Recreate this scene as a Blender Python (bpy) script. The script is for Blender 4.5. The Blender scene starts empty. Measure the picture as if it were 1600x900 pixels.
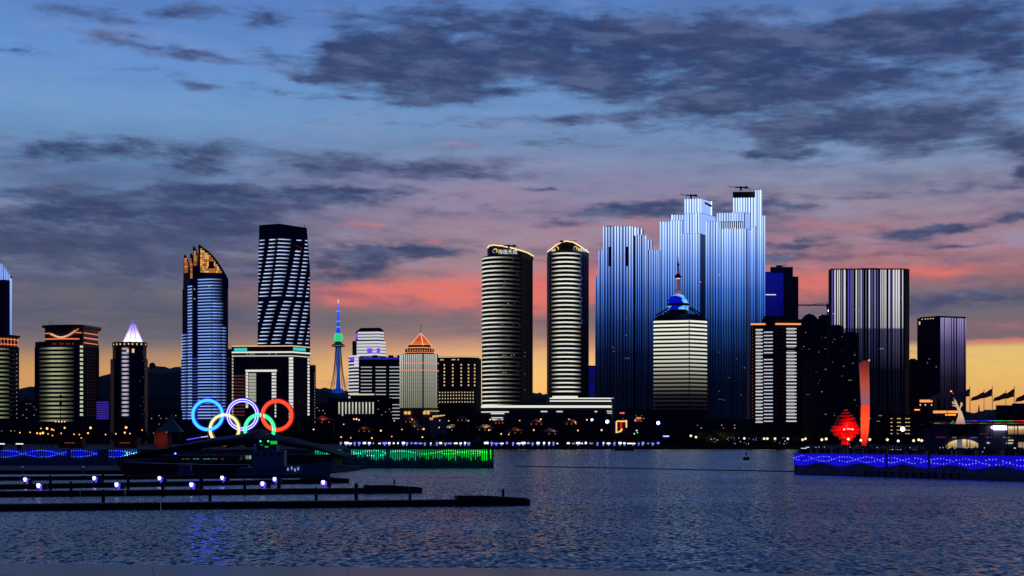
import bpy, math, random
from math import sin, cos, pi, radians, atan2, sqrt
random.seed(7)
S = bpy.context.scene
COL = S.collection
# ------------------------------------------------------------------ camera
# level 50 mm lens on a quay 8 m above the sea, looking along +Y across the bay; metres everywhere
F, HZ, H = 2222.2, 690.0, 8.0
cam_d = bpy.data.cameras.new('camera'); cam = bpy.data.objects.new('camera', cam_d); COL.objects.link(cam)
cam_d.lens = 50; cam_d.sensor_width = 36; cam_d.shift_y = (HZ-450)/1600
cam_d.clip_start = 0.5; cam_d.clip_end = 30000
cam.location = (0, 0, H); cam.rotation_euler = (pi/2, 0, 0)
S.camera = cam
S.render.resolution_x, S.render.resolution_y = 1024, 576
S.view_settings.view_transform = 'Standard'; S.view_settings.look = 'None'
S.view_settings.exposure = 0; S.view_settings.gamma = 1
S.cycles.max_bounces = 5; S.cycles.diffuse_bounces = 2; S.cycles.glossy_bounces = 3
S.cycles.use_denoising = True
S.cycles.sample_clamp_indirect = 10

def lin(c):
    return tuple(((v/255)/12.92 if v/255 <= .04045 else ((v/255+.055)/1.055)**2.4) for v in c)
# ------------------------------------------------------------------ sky (world nodes)
W = bpy.data.worlds.new('World'); S.world = W; W.use_nodes = True
nt = W.node_tree; nt.nodes.clear()
class V:
    """a tiny wrapper so that node maths can be written as arithmetic"""
    tree = nt
    def __init__(s, sock): s.s = sock
    @staticmethod
    def m(op, *a, clamp=False):
        n = V.tree.nodes.new('ShaderNodeMath'); n.operation = op; n.use_clamp = clamp
        for i, x in enumerate(a):
            if isinstance(x, V): V.tree.links.new(x.s, n.inputs[i])
            else: n.inputs[i].default_value = x
        return V(n.outputs[0])
    def __add__(s, o): return V.m('ADD', s, o)
    __radd__ = __add__
    def __sub__(s, o): return V.m('SUBTRACT', s, o)
    def __rsub__(s, o): return V.m('SUBTRACT', o, s)
    def __mul__(s, o): return V.m('MULTIPLY', s, o)
    __rmul__ = __mul__
    def __truediv__(s, o): return V.m('DIVIDE', s, o)
def sstep(x, a, b):
    n = V.tree.nodes.new('ShaderNodeMapRange'); n.interpolation_type = 'SMOOTHSTEP'
    V.tree.links.new(x.s, n.inputs[0]); n.inputs[1].default_value = a; n.inputs[2].default_value = b
    return V(n.outputs[0])
def mixc(f, a, b):
    n = V.tree.nodes.new('ShaderNodeMix'); n.data_type = 'RGBA'
    for i, x in ((0, f), (6, a), (7, b)):
        if isinstance(x, V): V.tree.links.new(x.s, n.inputs[i])
        elif i == 0: n.inputs[0].default_value = x
        else: n.inputs[i].default_value = (*lin(x), 1)
    return V(n.outputs[2])
def noise(vec, scale, detail=4, rough=.5, color=False):
    n = V.tree.nodes.new('ShaderNodeTexNoise'); n.inputs['Scale'].default_value = scale
    n.inputs['Detail'].default_value = detail; n.inputs['Roughness'].default_value = rough
    V.tree.links.new(vec.s, n.inputs['Vector'])
    return V(n.outputs['Color' if color else 'Fac'])
def comb(x, y, z):
    n = V.tree.nodes.new('ShaderNodeCombineXYZ')
    for i, a in enumerate((x, y, z)):
        if isinstance(a, V): V.tree.links.new(a.s, n.inputs[i])
        else: n.inputs[i].default_value = a
    return V(n.outputs[0])
def sep(v):
    n = V.tree.nodes.new('ShaderNodeSeparateXYZ'); V.tree.links.new(v.s, n.inputs[0])
    return [V(o) for o in n.outputs]
def ramp(x, stops):
    n = V.tree.nodes.new('ShaderNodeValToRGB'); e = n.color_ramp.elements
    V.tree.links.new(x.s, n.inputs[0])
    stops = sorted(stops)
    e[0].position, e[0].color = stops[0][0], stops[0][1]
    e[1].position, e[1].color = stops[-1][0], stops[-1][1]
    for p, c in stops[1:-1]:
        k = e.new(p); k.color = c
    return V(n.outputs[0])
def arc(px, py):      # photo pixel -> (azimuth, elevation) in arc units of 1/F radian
    dx = px-800
    return math.atan(dx/F)*F, math.atan((HZ-py)/sqrt(F*F+dx*dx))*F

tc = nt.nodes.new('ShaderNodeTexCoord')
dx_, dy_, dz_ = sep(V(tc.outputs['Generated']))
U0 = V.m('ARCTAN2', dx_, dy_)*F
E0 = V.m('ARCSINE', dz_)*F
# domain warps give the clouds their torn edges
pv = comb(dx_*1.0, dy_*1.0, dz_*2.6)
wr, wg, wb = sep(noise(pv, 9, 5, .6, True))
fr, fg, fb = sep(noise(pv, 42, 6, .62, True))
U = U0 + (wr-.5)*150 + (fr-.5)*70
E = E0 + (wg-.5)*46 + (fg-.5)*22
pn = comb(dx_*1.0+(wg-.5)*.05, dy_*1.0, dz_*2.7)
n1 = noise(pn, 17, 9, .62)
n2 = noise(pn, 4.5, 6, .55)
n3 = noise(comb(dx_*.55, dy_*.55, dz_*3.2), 70, 5, .6)

def ering(stops_px):   # a vertical colour ramp given by photo rows
    T = 3600.0
    return [((math.atan((HZ-y)/F)*F+100)/T, (*lin(c), 1)) for y, c in stops_px]
Erow = (E0 + (wg-.5)*16 + (n2-.5)*26 + 100)/3600
up = [(-150,(74,116,186)), (-500,(48,80,142)), (-1100,(28,48,98)), (-4500,(14,26,62)), (-60000,(10,20,50))]
L = [(690,(196,134,84)),(610,(210,155,94)),(585,(208,152,98)),(566,(178,138,104)),(548,(130,114,110)),(528,(104,100,112)),(498,(90,93,108)),(470,(108,104,116)),(440,(84,92,118)),(400,(86,98,126)),(345,(96,114,152)),(290,(100,128,172)),(240,(102,138,182)),(190,(110,154,202)),(110,(102,146,208)),(0,(86,126,194))] + up
C = [(690,(222,156,90)),(610,(252,192,112)),(575,(248,194,122)),(552,(228,174,120)),(534,(196,142,118)),(514,(132,112,114)),(490,(122,110,116)),(470,(190,118,114)),(430,(170,126,132)),(390,(160,134,148)),(340,(150,130,154)),(280,(134,134,168)),(225,(116,142,182)),(150,(108,150,202)),(80,(98,138,196)),(0,(88,126,190))] + up
R = [(690,(206,140,84)),(640,(226,164,96)),(600,(232,184,104)),(562,(232,194,114)),(547,(226,186,118)),(541,(120,102,110)),(520,(128,104,112)),(500,(112,106,116)),(470,(116,104,114)),(440,(158,110,118)),(400,(160,122,136)),(350,(152,130,150)),(300,(138,138,164)),(250,(120,144,184)),(190,(108,142,190)),(100,(98,134,190)),(0,(84,118,178))] + up
cL = ramp(Erow, ering(L)); cC = ramp(Erow, ering(C)); cR = ramp(E0/3600 + 100/3600 + (wg-.5)*.0015, ering(R))
base = mixc(sstep(U0, -560, -60), cL, cC)
base = mixc(sstep(U0, 120, 560), base, cR)

def blobs(lst, Uv, Ev):
    tot = None
    for b in lst:
        px, py, rx, ry, a = b
        u, e = arc(px, py)
        x = (Uv-u)*(1/rx); y = (Ev-e)*(1/ry)
        g = V.m('MULTIPLY', V.m('EXPONENT', (x*x+y*y)*-1.0), a)
        tot = g if tot is None else tot+g
    return tot
# glowing undersides of the high clouds
sal = blobs([(640,455,140,20,1.0),(745,470,90,30,.75),(530,462,60,14,.5),(850,455,60,45,.85),(930,440,60,40,.55),
             (1450,424,90,12,1.0),(1290,440,90,22,.75),(1240,480,90,22,.35),(1575,535,80,5,.7),(1540,506,70,8,.4),
             (565,356,36,4,.6),(684,378,18,5,.6),(1040,360,200,20,.35),(1330,350,110,9,.35),(790,300,130,16,.25),
             (1130,440,160,30,.5),(1560,385,60,5,.35),(700,222,60,6,.3),(1380,395,120,12,.35)], U, E)
salm = sstep(sal*1.05 + (n1-.5)*.75 + (n3-.5)*.5, .0, 1.25)
base = mixc(salm*.82, base, (232,116,104))
# dark cloud bodies
dk = blobs([(285,16,80,10,.8),(400,32,32,9,.6),(285,84,62,13,.75),(25,76,38,8,.6),(330,132,52,9,.7),(405,92,42,16,.4),(432,146,50,7,.55),
            (590,88,120,34,1.0),(700,112,150,34,.9),(800,40,220,40,.75),(560,30,90,20,.35),(690,142,60,10,.7),(905,110,90,40,.75),(1080,95,150,38,.9),
            (1240,110,130,40,.85),(1100,50,200,20,.55),(1470,62,95,36,.9),(1590,75,60,45,.8),(1190,150,120,22,.5),(1000,140,70,16,.5),(1400,130,150,22,.5),(1050,205,60,10,.4),(1430,235,90,12,.4),(950,60,80,24,.5),(1180,16,120,10,.4),(120,20,120,12,.35),(180,60,60,8,.4),(240,112,60,6,.45),(520,60,60,12,.45),(560,150,60,8,.45),(480,118,40,8,.5),(700,190,120,8,.35),(850,225,130,8,.35),(560,300,150,10,.5),(760,330,120,9,.35),(900,345,80,7,.35),(1330,300,160,9,.4),(1500,300,90,8,.4),(1300,255,120,8,.4),(1380,395,120,7,.4),(1340,55,120,20,.5),(1085,172,75,18,.85),
            (1320,200,150,26,.85),(1180,235,40,10,.5),(1050,165,30,8,.4),(640,160,50,8,.4),(770,150,60,8,.45),(1220,236,70,12,.6),(895,194,55,9,.65),(980,190,40,10,.4),(1470,190,110,22,.6),(1590,225,60,22,.75),(1592,272,36,15,.85),(1480,18,200,14,.5),
            (100,322,160,20,.95),(60,350,150,20,.7),(0,290,45,6,.6),(345,350,110,36,.9),(500,312,130,16,.95),(330,292,60,8,.6),(120,390,220,22,.7),
            (250,240,220,22,.62),(600,250,190,16,.55),(80,238,100,16,.55),(420,270,160,12,.5),(720,270,120,10,.35),(250,300,200,14,.45),(560,405,110,22,.95),(660,398,90,11,.9),(500,432,90,16,.8),(150,450,260,14,.45),(200,425,200,12,.4),
            (970,326,95,13,.85),(1130,330,120,16,.8),(1230,318,45,7,.6),(870,290,50,4,.6),(1420,362,60,10,.9),(1480,350,50,6,.8),(1485,378,45,5,.75),(1590,342,45,10,.8),
            (1245,378,50,7,.6),(1210,402,60,12,.6),(1430,480,170,20,.5),(1560,465,90,14,.5),(1570,376,60,4,.4)], U, E)
hi = sstep(E0, 330, 620)
F_ = dk*1.05 + (n1-.5)*2.8*(.55+dk*.55) + (n3-.5)*1.0 + (n2-.5)*1.6*hi*sstep(U0,-420,200) - .02
dm = sstep(F_, .12, 1.0)
dcol = ramp((E0+100)/3600, ering([(690,(120,100,100)),(520,(98,94,106)),(430,(74,80,106)),(380,(62,76,110)),(320,(56,74,114)),(200,(62,78,116)),(80,(52,72,118)),(-200,(48,68,114))]+[(-600,(36,54,96)),(-1500,(20,32,66)),(-60000,(10,18,42))]))
dcol = mixc(sstep(n1+fb*.5, .6, .95)*.6, dcol, (84,94,132))
sky = mixc(dm*.94, base, dcol)
# long thin streaks of high cloud, and pale torn edges
n4 = noise(comb(dx_*1.0+dz_*.6+(wr-.5)*.06, dy_*1.0, dz_*6.5), 9, 7, .58)
n5 = noise(comb(dx_*1.0, dy_*1.0, dz_*4.2+dx_*.25), 26, 6, .62)
low = sstep(E0, 520, 330)
stk = sstep(n4*.75+n5*.45, .57, .78)
lgt = sstep(n4*.6+n5*.6, .60, .42)
vis = 1.0-dm*.75
sky = mixc(stk*vis*.58*sstep(E0, 110, 200)*(low*.7+.3), sky, (72,88,122))
sky = mixc(lgt*vis*.42*sstep(E0, 200, 300)*(low*.6+.4), sky, (150,158,190))
sky = mixc(sstep(n3*.6+n1*.5, .5, .78)*.2*low, sky, (150,132,156))
sky = mixc(dm*sstep(n5, .38, .62)*.5, sky, (38,52,94))
sky = mixc(dm*sstep(n5, .5, .34)*.28, sky, (104,118,156))
# the sunset is ahead; behind the camera the dusk sky is much darker and bluer
fw = sstep(dy_ - V.m('ABSOLUTE', dx_)*.15, -.35, .85)
sky = mixc(fw, (24,36,88), sky)
bg = nt.nodes.new('ShaderNodeBackground'); bg.inputs['Strength'].default_value = 1.0
out = nt.nodes.new('ShaderNodeOutputWorld')
nt.links.new(sky.s, bg.inputs[0]); nt.links.new(bg.outputs[0], out.inputs[0])
W.cycles.sampling_method = 'MANUAL'; W.cycles.sample_map_resolution = 512
# the sun has set behind the skyline: the sky above and the lit lamps are the only light

# ------------------------------------------------------------------ helpers
def X(px, d): return (px-800)/F*d
def Z(py, d): return H+(HZ-py)/F*d
G = 3.0          # ground level of the far shore

def mat(name, c, rough=.6, metal=0, spec=.5, srgb=False):
    m = bpy.data.materials.new(name); m.use_nodes = True
    b = m.node_tree.nodes['Principled BSDF']
    b.inputs['Base Color'].default_value = (*(lin(c) if srgb else c), 1)
    b.inputs['Roughness'].default_value = rough; b.inputs['Metallic'].default_value = metal
    b.inputs['Specular IOR Level'].default_value = spec
    return m
def noisy(m, scale=1.0, amt=.35, bump=0):
    """break up the flat base colour of a material with object-space noise"""
    t = m.node_tree; b = t.nodes['Principled BSDF']; c = b.inputs['Base Color'].default_value[:]
    V.tree = t
    tcn = t.nodes.new('ShaderNodeTexCoord'); n = noise(V(tcn.outputs['Object']), scale, 6, .6)
    r = ramp(n, [(.3, (c[0]*(1-amt), c[1]*(1-amt), c[2]*(1-amt), 1)), (.7, (c[0]*(1+amt), c[1]*(1+amt), c[2]*(1+amt), 1))])
    t.links.new(r.s, b.inputs['Base Color'])
    if bump:
        bn = t.nodes.new('ShaderNodeBump'); bn.inputs['Strength'].default_value = bump
        t.links.new(n.s, bn.inputs['Height']); t.links.new(bn.outputs[0], b.inputs['Normal'])
    return m
def facade(name, c, cw=(.010,.013,.022), fh=3.6, ww=3.0, rough=.55):
    """a far wall: window bays too far away to tell apart, as recess-dark glass between pale spandrels"""
    m = mat(name, c, rough); t = m.node_tree; V.tree = t; b = t.nodes['Principled BSDF']
    geo = t.nodes.new('ShaderNodeNewGeometry'); x, y, z = sep(V(geo.outputs['Position']))
    fx = V.m('FRACT', (x+y*.7)*(1/ww)); fz = V.m('FRACT', z*(1/fh))
    win = sstep(fx, .18, .24)*sstep(fz, .3, .36)
    col = ramp(win, [(0, (*c, 1)), (1, (*cw, 1))])
    t.links.new(col.s, b.inputs['Base Color'])
    r = ramp(win, [(0, (rough,)*3+(1,)), (1, (.35,)*3+(1,))]); t.links.new(r.s, b.inputs['Roughness'])
    b.inputs['Specular IOR Level'].default_value = .08
    return m
def emit(name, c, st=1.0, sample=False, base=(.02,.02,.02)):
    m = mat(name, base, .5); b = m.node_tree.nodes['Principled BSDF']
    b.inputs['Emission Color'].default_value = (*lin(c), 1); b.inputs['Emission Strength'].default_value = st
    m.cycles.emission_sampling = 'AUTO' if sample else 'NONE'
    return m
def emit_x(name, c, st, stops, axis=0):
    """a run of lamps whose output varies along the run (Generated coordinate)"""
    m = emit(name, c, st); t = m.node_tree; V.tree = t; b = t.nodes['Principled BSDF']
    tcn = t.nodes.new('ShaderNodeTexCoord'); g = sep(V(tcn.outputs['Generated']))[axis]
    r = ramp(g, [(p, (v,)*3+(1,)) for p, v in stops])
    k = V(t.nodes.new('ShaderNodeObjectInfo').outputs['Random'])      # no two storeys are equally bright
    t.links.new((r*(k*(.34*st)+.80*st)).s, b.inputs['Emission Strength']); return m
def emit_z(name, stops, st=1.0, z0=0, z1=400, vary=0):
    """LED lines dimmed towards the foot of the tower: colour by height in metres"""
    m = emit(name, (255,255,255), st); t = m.node_tree; V.tree = t; b = t.nodes['Principled BSDF']
    geo = t.nodes.new('ShaderNodeNewGeometry'); z = sep(V(geo.outputs['Position']))[2]
    r = ramp((z-z0)*(1/(z1-z0)), [((p-z0)/(z1-z0), (*lin(c), 1)) for p, c in stops])
    t.links.new(r.s, b.inputs['Emission Color'])
    if vary:
        oi = t.nodes.new('ShaderNodeObjectInfo'); k = V(oi.outputs['Random'])
        t.links.new((k*vary*st + st*(1-vary)).s, b.inputs['Emission Strength'])
    return m

def emitL(name, c, st=1.0, sample=True):
    m = emit(name, (0,0,0), st, sample); m.node_tree.nodes['Principled BSDF'].inputs['Emission Color'].default_value = (*c, 1); return m
class Thing:
    def __init__(s, name, label, cat, x, y, z, group=None, rz=0):
        o = bpy.data.objects.new(name, None); COL.objects.link(o); o.location = (x, y, z); o.rotation_euler.z = rz
        o.empty_display_size = 1
        o['label'] = label; o['category'] = cat
        if group: o['group'] = group
        s.o = o; s.b = (x, y, z)
def tag(o, label, cat, group=None):
    o['label'] = label; o['category'] = cat
    if group: o['group'] = group
    return o
class MB:
    """mesh builder in world metres"""
    def __init__(s): s.v = []; s.f = []
    def add(s, vs, fs):
        n = len(s.v); s.v += [tuple(p) for p in vs]; s.f += [tuple(i+n for i in f) for f in fs]; return s
    def box(s, x0, x1, y0, y1, z0, z1):
        return s.add([(x0,y0,z0),(x1,y0,z0),(x1,y1,z0),(x0,y1,z0),(x0,y0,z1),(x1,y0,z1),(x1,y1,z1),(x0,y1,z1)],
                     [(3,2,1,0),(4,5,6,7),(0,1,5,4),(1,2,6,5),(2,3,7,6),(3,0,4,7)])
    def prism(s, poly, z0, z1):      # poly anticlockwise; z1 may be one height per point
        n = len(poly); zt = z1 if isinstance(z1, (list, tuple)) else [z1]*n
        vs = [(x, y, z0) for x, y in poly]+[(p[0], p[1], zt[i]) for i, p in enumerate(poly)]
        return s.add(vs, [tuple(range(n))[::-1], tuple(range(n, 2*n))]+[(i, (i+1) % n, n+(i+1) % n, n+i) for i in range(n)])
    def tube(s, p, q, r0, r1=None, n=8):
        r1 = r0 if r1 is None else r1
        d = [q[i]-p[i] for i in range(3)]; L_ = sqrt(sum(c*c for c in d)) or 1; d = [c/L_ for c in d]
        a = (0, 0, 1) if abs(d[2]) < .9 else (1, 0, 0)
        u = [d[1]*a[2]-d[2]*a[1], d[2]*a[0]-d[0]*a[2], d[0]*a[1]-d[1]*a[0]]; l = sqrt(sum(c*c for c in u)); u = [c/l for c in u]
        w = [d[1]*u[2]-d[2]*u[1], d[2]*u[0]-d[0]*u[2], d[0]*u[1]-d[1]*u[0]]
        vs = []
        for c, r in ((p, r0), (q, r1)):
            for k in range(n):
                t = 2*pi*k/n; vs.append(tuple(c[i]+r*(cos(t)*u[i]+sin(t)*w[i]) for i in range(3)))
        return s.add(vs, [tuple(range(n))[::-1], tuple(range(n, 2*n))]+[(k, (k+1) % n, n+(k+1) % n, n+k) for k in range(n)])
    def lathe(s, cx, cy, prof, n=16):  # prof: [(r, z)...] from bottom to top
        vs = []; fs = []
        for r, z in prof:
            for k in range(n): vs.append((cx+r*cos(2*pi*k/n), cy+r*sin(2*pi*k/n), z))
        for j in range(len(prof)-1):
            for k in range(n): fs.append((j*n+k, j*n+(k+1) % n, (j+1)*n+(k+1) % n, (j+1)*n+k))
        fs += [tuple(range(n))[::-1], tuple(range((len(prof)-1)*n, len(prof)*n))]
        return s.add(vs, fs)
    def torus(s, cx, cy, cz, R, r, n=64, m=10, tilt=0, a0=0, a1=2*pi):   # standing in the XZ plane
        full = abs(a1-a0-2*pi) < 1e-6; nn = n if full else n+1; vs = []; fs = []
        for i in range(nn):
            a = a0+(a1-a0)*i/n
            for j in range(m):
                b = 2*pi*j/m; q = R+r*cos(b)
                vs.append((cx+q*cos(a), cy+r*sin(b)+tilt*cos(a), cz+q*sin(a)))
        for i in range(n):
            for j in range(m):
                i2 = (i+1) % nn; fs.append((i*m+j, i*m+(j+1) % m, i2*m+(j+1) % m, i2*m+j))
        return s.add(vs, fs)
    def ball(s, cx, cy, cz, r, n=12, sx=1, sz=1):
        k = n//2; return s.lathe(cx, cy, [(max(r*sin(pi*i/k), .001), cz-r*sz*cos(pi*i/k)) for i in range(k+1)], n)
    def mesh(s, name, b=(0, 0, 0)):
        me = bpy.data.meshes.new(name); me.from_pydata([(x-b[0], y-b[1], z-b[2]) for x, y, z in s.v], [], s.f); me.update()
        return me
    def build(s, name, m, parent=None, base=None, smooth=False, kind=None, label=None, loc=None):
        """link as one mesh object; origin at the thing's base (or at `base`)"""
        b = parent.b if isinstance(parent, Thing) else (base or (0, 0, 0))
        pp = parent.o if isinstance(parent, Thing) else parent
        if not isinstance(parent, Thing) and parent is not None: b = tuple(parent_base(parent))
        me = s.mesh(name, b); me.materials.append(m)
        if smooth:
            for p in me.polygons: p.use_smooth = True
        o = bpy.data.objects.new(name, me); COL.objects.link(o)
        if pp is not None: o.parent = pp
        else: o.location = b
        if kind: o['kind'] = kind
        if label: o['label'] = label
        return o
def parent_base(o):
    x, y, z = o.location
    while o.parent: o = o.parent; x += o.location[0]; y += o.location[1]; z += o.location[2]
    return x, y, z
def inst(o, loc, name=None, parent='same', label=None):
    c = o.copy(); COL.objects.link(c); c.location = loc
    if name: c.name = name
    if label: c['label'] = label
    return c
def copy_tree(o, parent=None, loc=None, rz=None, sc=None, label=None, group=None):
    c = o.copy(); COL.objects.link(c); c.parent = parent
    if loc is not None: c.location = loc
    if rz is not None: c.rotation_euler.z = rz
    if sc is not None: c.scale = (sc, sc, sc) if not isinstance(sc, tuple) else sc
    if label: c['label'] = label
    if group: c['group'] = group
    for ch in list(o.children): copy_tree(ch, c)
    return c
def structure(o): o['kind'] = 'structure'; return o

class Vol:
    """one block of a building: its visible front given left to right as (pixel column, metres behind d)"""
    def __init__(s, th, d, front, ytop, m, zb=G, depth=30, name='wall', yb=None, ztop=None, label=None, cap=None):
        s.th = th; s.d = d; s.pts = [(X(px, d+o), d+o) for px, o in front]
        s.top = Z(ytop, d) if ztop is None else ztop; s.zb = zb if yb is None else Z(yb, d)
        far = max(p[1] for p in s.pts)+depth
        a, b = s.pts[0], s.pts[-1]
        w = (b[0]-a[0])*.03
        poly = s.pts+[(b[0]*(far/b[1] if b[0] < 0 else 1)-w, far), (a[0]*(far/a[1] if a[0] > 0 else 1)+w, far)]
        s.poly = poly
        s.o = None
        if m: s.o = MB().prism(poly, s.zb, s.top).build(name, m, th, label=label)
    def par(s):      # lights and windows of a crown, tier or upper block belong to that block
        return s.o if s.o is not None and not s.o.name.startswith('wall') else s.th.o
    def pt(s, px):
        k = (px-800)/F
        P = s.pts
        for i in range(len(P)-1):
            (x0, y0), (x1, y1) = P[i], P[i+1]
            den = (x1-x0)-k*(y1-y0)
            if abs(den) < 1e-9: continue
            t = (k*y0-x0)/den
            if -1e-6 <= t <= 1+1e-6: return (x0+(x1-x0)*t, y0+(y1-y0)*t, i)
        a = P[0] if px/F*1.0-800/F < P[0][0]/P[0][1] else P[-1]
        return (a[0], a[1], 0 if a is P[0] else len(P)-2)
    def rib(s, px0, px1, z0, z1, t, mb=None, inn=.05, t2=None):
        a, b = s.pt(px0), s.pt(px1)
        pts = [a]+[(s.pts[i][0], s.pts[i][1], i) for i in range(a[2]+1, b[2]+1)]+[b]
        nrm = []
        for i, p in enumerate(pts):
            q0, q1 = pts[max(i-1, 0)], pts[min(i+1, len(pts)-1)]
            ex, ey = q1[0]-q0[0], q1[1]-q0[1]; l = sqrt(ex*ex+ey*ey) or 1
            nrm.append((ey/l, -ex/l))
        mb = mb or MB(); n = len(pts); vs = []
        for (off, z) in ((inn*-1, z0), (t, z0), (t, z1), (-inn, z1)):
            for p, q in zip(pts, nrm): vs.append((p[0]+q[0]*off, p[1]+q[1]*off, z))
        fs = []
        for i in range(n-1):
            for r in range(4):
                r2 = (r+1) % 4; fs.append((r*n+i, r*n+i+1, r2*n+i+1, r2*n+i))
        fs += [(0, n, 2*n, 3*n), (n-1, 4*n-1, 3*n-1, 2*n-1)]
        return mb.add(vs, fs)
    def bands(s, px0, px1, y0, y1, pitch, h, t, m, name='light_band', skip=None, parent=None, jit=0):
        """one lit band per storey, each its own object sharing one mesh; pixel rows become heights at d"""
        k = s.d/F; n = int(round((y1-y0)/pitch))+1; hh = h*k; bx, by, bz = s.th.b
        me = s.rib(px0, px1, 0, hh, t).mesh(name, (bx, by, 0)); me.materials.append(m); r = []
        for i in range(n):
            if skip and skip(i): continue
            o = bpy.data.objects.new(name, me); COL.objects.link(o); o.parent = parent or s.par()
            o.location = (0, 0, Z(y0+i*pitch, s.d)-hh/2-bz+(random.uniform(-jit, jit) if jit else 0)); r.append(o)
        return r
    def strips(s, pxs, w, y0, y1, t, m, name='light_strip'):
        bx, by, bz = s.th.b
        for px in pxs:
            ww = w(px) if callable(w) else w
            s.rib(px-ww/2, px+ww/2, Z(y1, s.d), Z(y0, s.d) if y0 is not None else s.top+.4, t).build(name, m, s.th if s.par() is s.th.o else s.par())
    def wins(s, pts, w, h, m, t=.25, name='lit_window'):
        """single lit windows; one mesh shared"""
        bx, by, bz = s.th.b; k = s.d/F
        me = MB().box(-w*k/2, w*k/2, -t, .1, -h*k/2, h*k/2).mesh(name); me.materials.append(m)
        for px, py in pts:
            a = s.pt(px); i = a[2]; (x0, y0), (x1, y1) = s.pts[i], s.pts[i+1]
            o = bpy.data.objects.new(name, me); COL.objects.link(o); o.parent = s.par()
            o.location = (a[0]-bx, a[1]-by, Z(py, s.d)-bz); o.rotation_euler.z = atan2(y1-y0, x1-x0)
def frange(a, b, st):
    r = []; x = a
    while x <= b+1e-6: r.append(x); x += st
    return r
def thing(name, label, cat, px, d, z=G, group=None): return Thing(name, label, cat, X(px, d), d, z, group)

MARKS = [(-200,52,'the left-edge towers'),(52,165,'the smile-crowned tower'),(165,240,'the violet pyramid tower'),(240,282,'the green tent'),(282,360,'the golden-sail tower'),
 (360,500,'the gate-shaped hotel'),(500,590,'the columned hall'),(590,688,'the orange pyramid tower'),(688,752,'the dotted hotel'),(752,850,'the left round tower'),(850,928,'the right round tower'),
 (928,1020,'the slotted blue tower'),(1020,1105,'the globe-topped tower'),(1105,1172,'the tallest blue tower'),(1172,1255,'the ladder-lit apartments'),(1255,1300,'the dome-roofed block'),
 (1300,1343,'the red sculpture'),(1343,1400,'the tall red column'),(1400,1462,'the small windowed block'),(1462,1700,'the ship-like terminal')]
REG = []
def reg(o, phrase, px): REG.append((o.o if isinstance(o, Thing) else o, phrase, px)); return o
ORD = 'first second third fourth fifth sixth seventh eighth ninth tenth eleventh twelfth thirteenth fourteenth fifteenth sixteenth seventeenth eighteenth nineteenth twentieth'.split()
ORD += ['twenty-'+o for o in ORD[:9]]+['thirtieth']+['thirty-'+o for o in ORD[:9]]
def name_all():
    d = {}
    for o, ph, px in REG:
        mk = next((m for a, b, m in MARKS if a <= px < b), 'the left edge'); d.setdefault((ph, mk), []).append((px, o))
    for (ph, mk), l in d.items():
        l.sort(key=lambda q: q[0])
        for i, (px, o) in enumerate(l):
            o['label'] = f'{ph} {mk}' + (f', {ORD[min(i,38)]} from left' if len(l) > 1 else '')
# ------------------------------------------------------------------ the setting: sea, land, hills
def quadsheet(poly, z): return MB().add([(x, y, z) for x, y in poly], [tuple(range(len(poly)))])
mw = mat('sea_water', (.006,.020,.055), .12); mw.node_tree.nodes['Principled BSDF'].inputs['IOR'].default_value = 1.33
t = mw.node_tree; V.tree = t; b = t.nodes['Principled BSDF']
geo = t.nodes.new('ShaderNodeNewGeometry'); px_, py_, pz_ = sep(V(geo.outputs['Position']))
w1 = noise(comb(px_*2.5, py_*1.15, 0), 1.0, 3, .55, True)
w2 = noise(comb(px_*.16, py_*.16, 7.), 1.0, 3, .5, True)
w3 = noise(comb(px_*.012, py_*.028+px_*.003, 3.), 1.0, 5, .65)
a1, a2, _ = sep(w1); b1, b2, _ = sep(w2)
gust = sstep(w3, .35, .65)
amp = gust*.75+.62
nx = (a1-.5)*amp*.6 + (b1-.5)*.07
ny = (a2-.5)*amp*1.15 + (b2-.5)*.10 - .13      # at grazing view the facets one sees lean towards the viewer's shore
nv = comb(nx, ny, 1.0)
nn = t.nodes.new('ShaderNodeVectorMath'); nn.operation = 'NORMALIZE'; t.links.new(nv.s, nn.inputs[0])
t.links.new(nn.outputs[0], b.inputs['Normal'])
structure(quadsheet([(-5000,-60),(5000,-60),(5000,6500),(-5000,6500)], 0).build('sea', mw))
m_ground = noisy(mat('dark_ground', (.03,.03,.03), .95), .05, .3)
m_conc = noisy(mat('quay_concrete', (.16,.16,.17), .8), .4, .35, .15)
def land(name, poly, z, m=m_ground): 
    return structure(MB().prism(poly, -1.5, z).build(name, m))
land('far_shore_ground', [(-1700,1480),(X(1262,1480),1480),(X(1262,1480),1484),(1900,1484),(3600,6000),(-3600,6000)], G)
# left promenade and breakwater
QL = 5.66
land('left_promenade_ground', [(-900,436),(X(556,436),436),(X(530,1484),1479),(-1700,1479)], QL-.35, m_ground)
land('right_promenade_ground', [(X(1241,357),357),(X(1620,290),290),(700,290),(1800,1483),(X(1263,1483),1483)], 4.9, m_ground)
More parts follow.
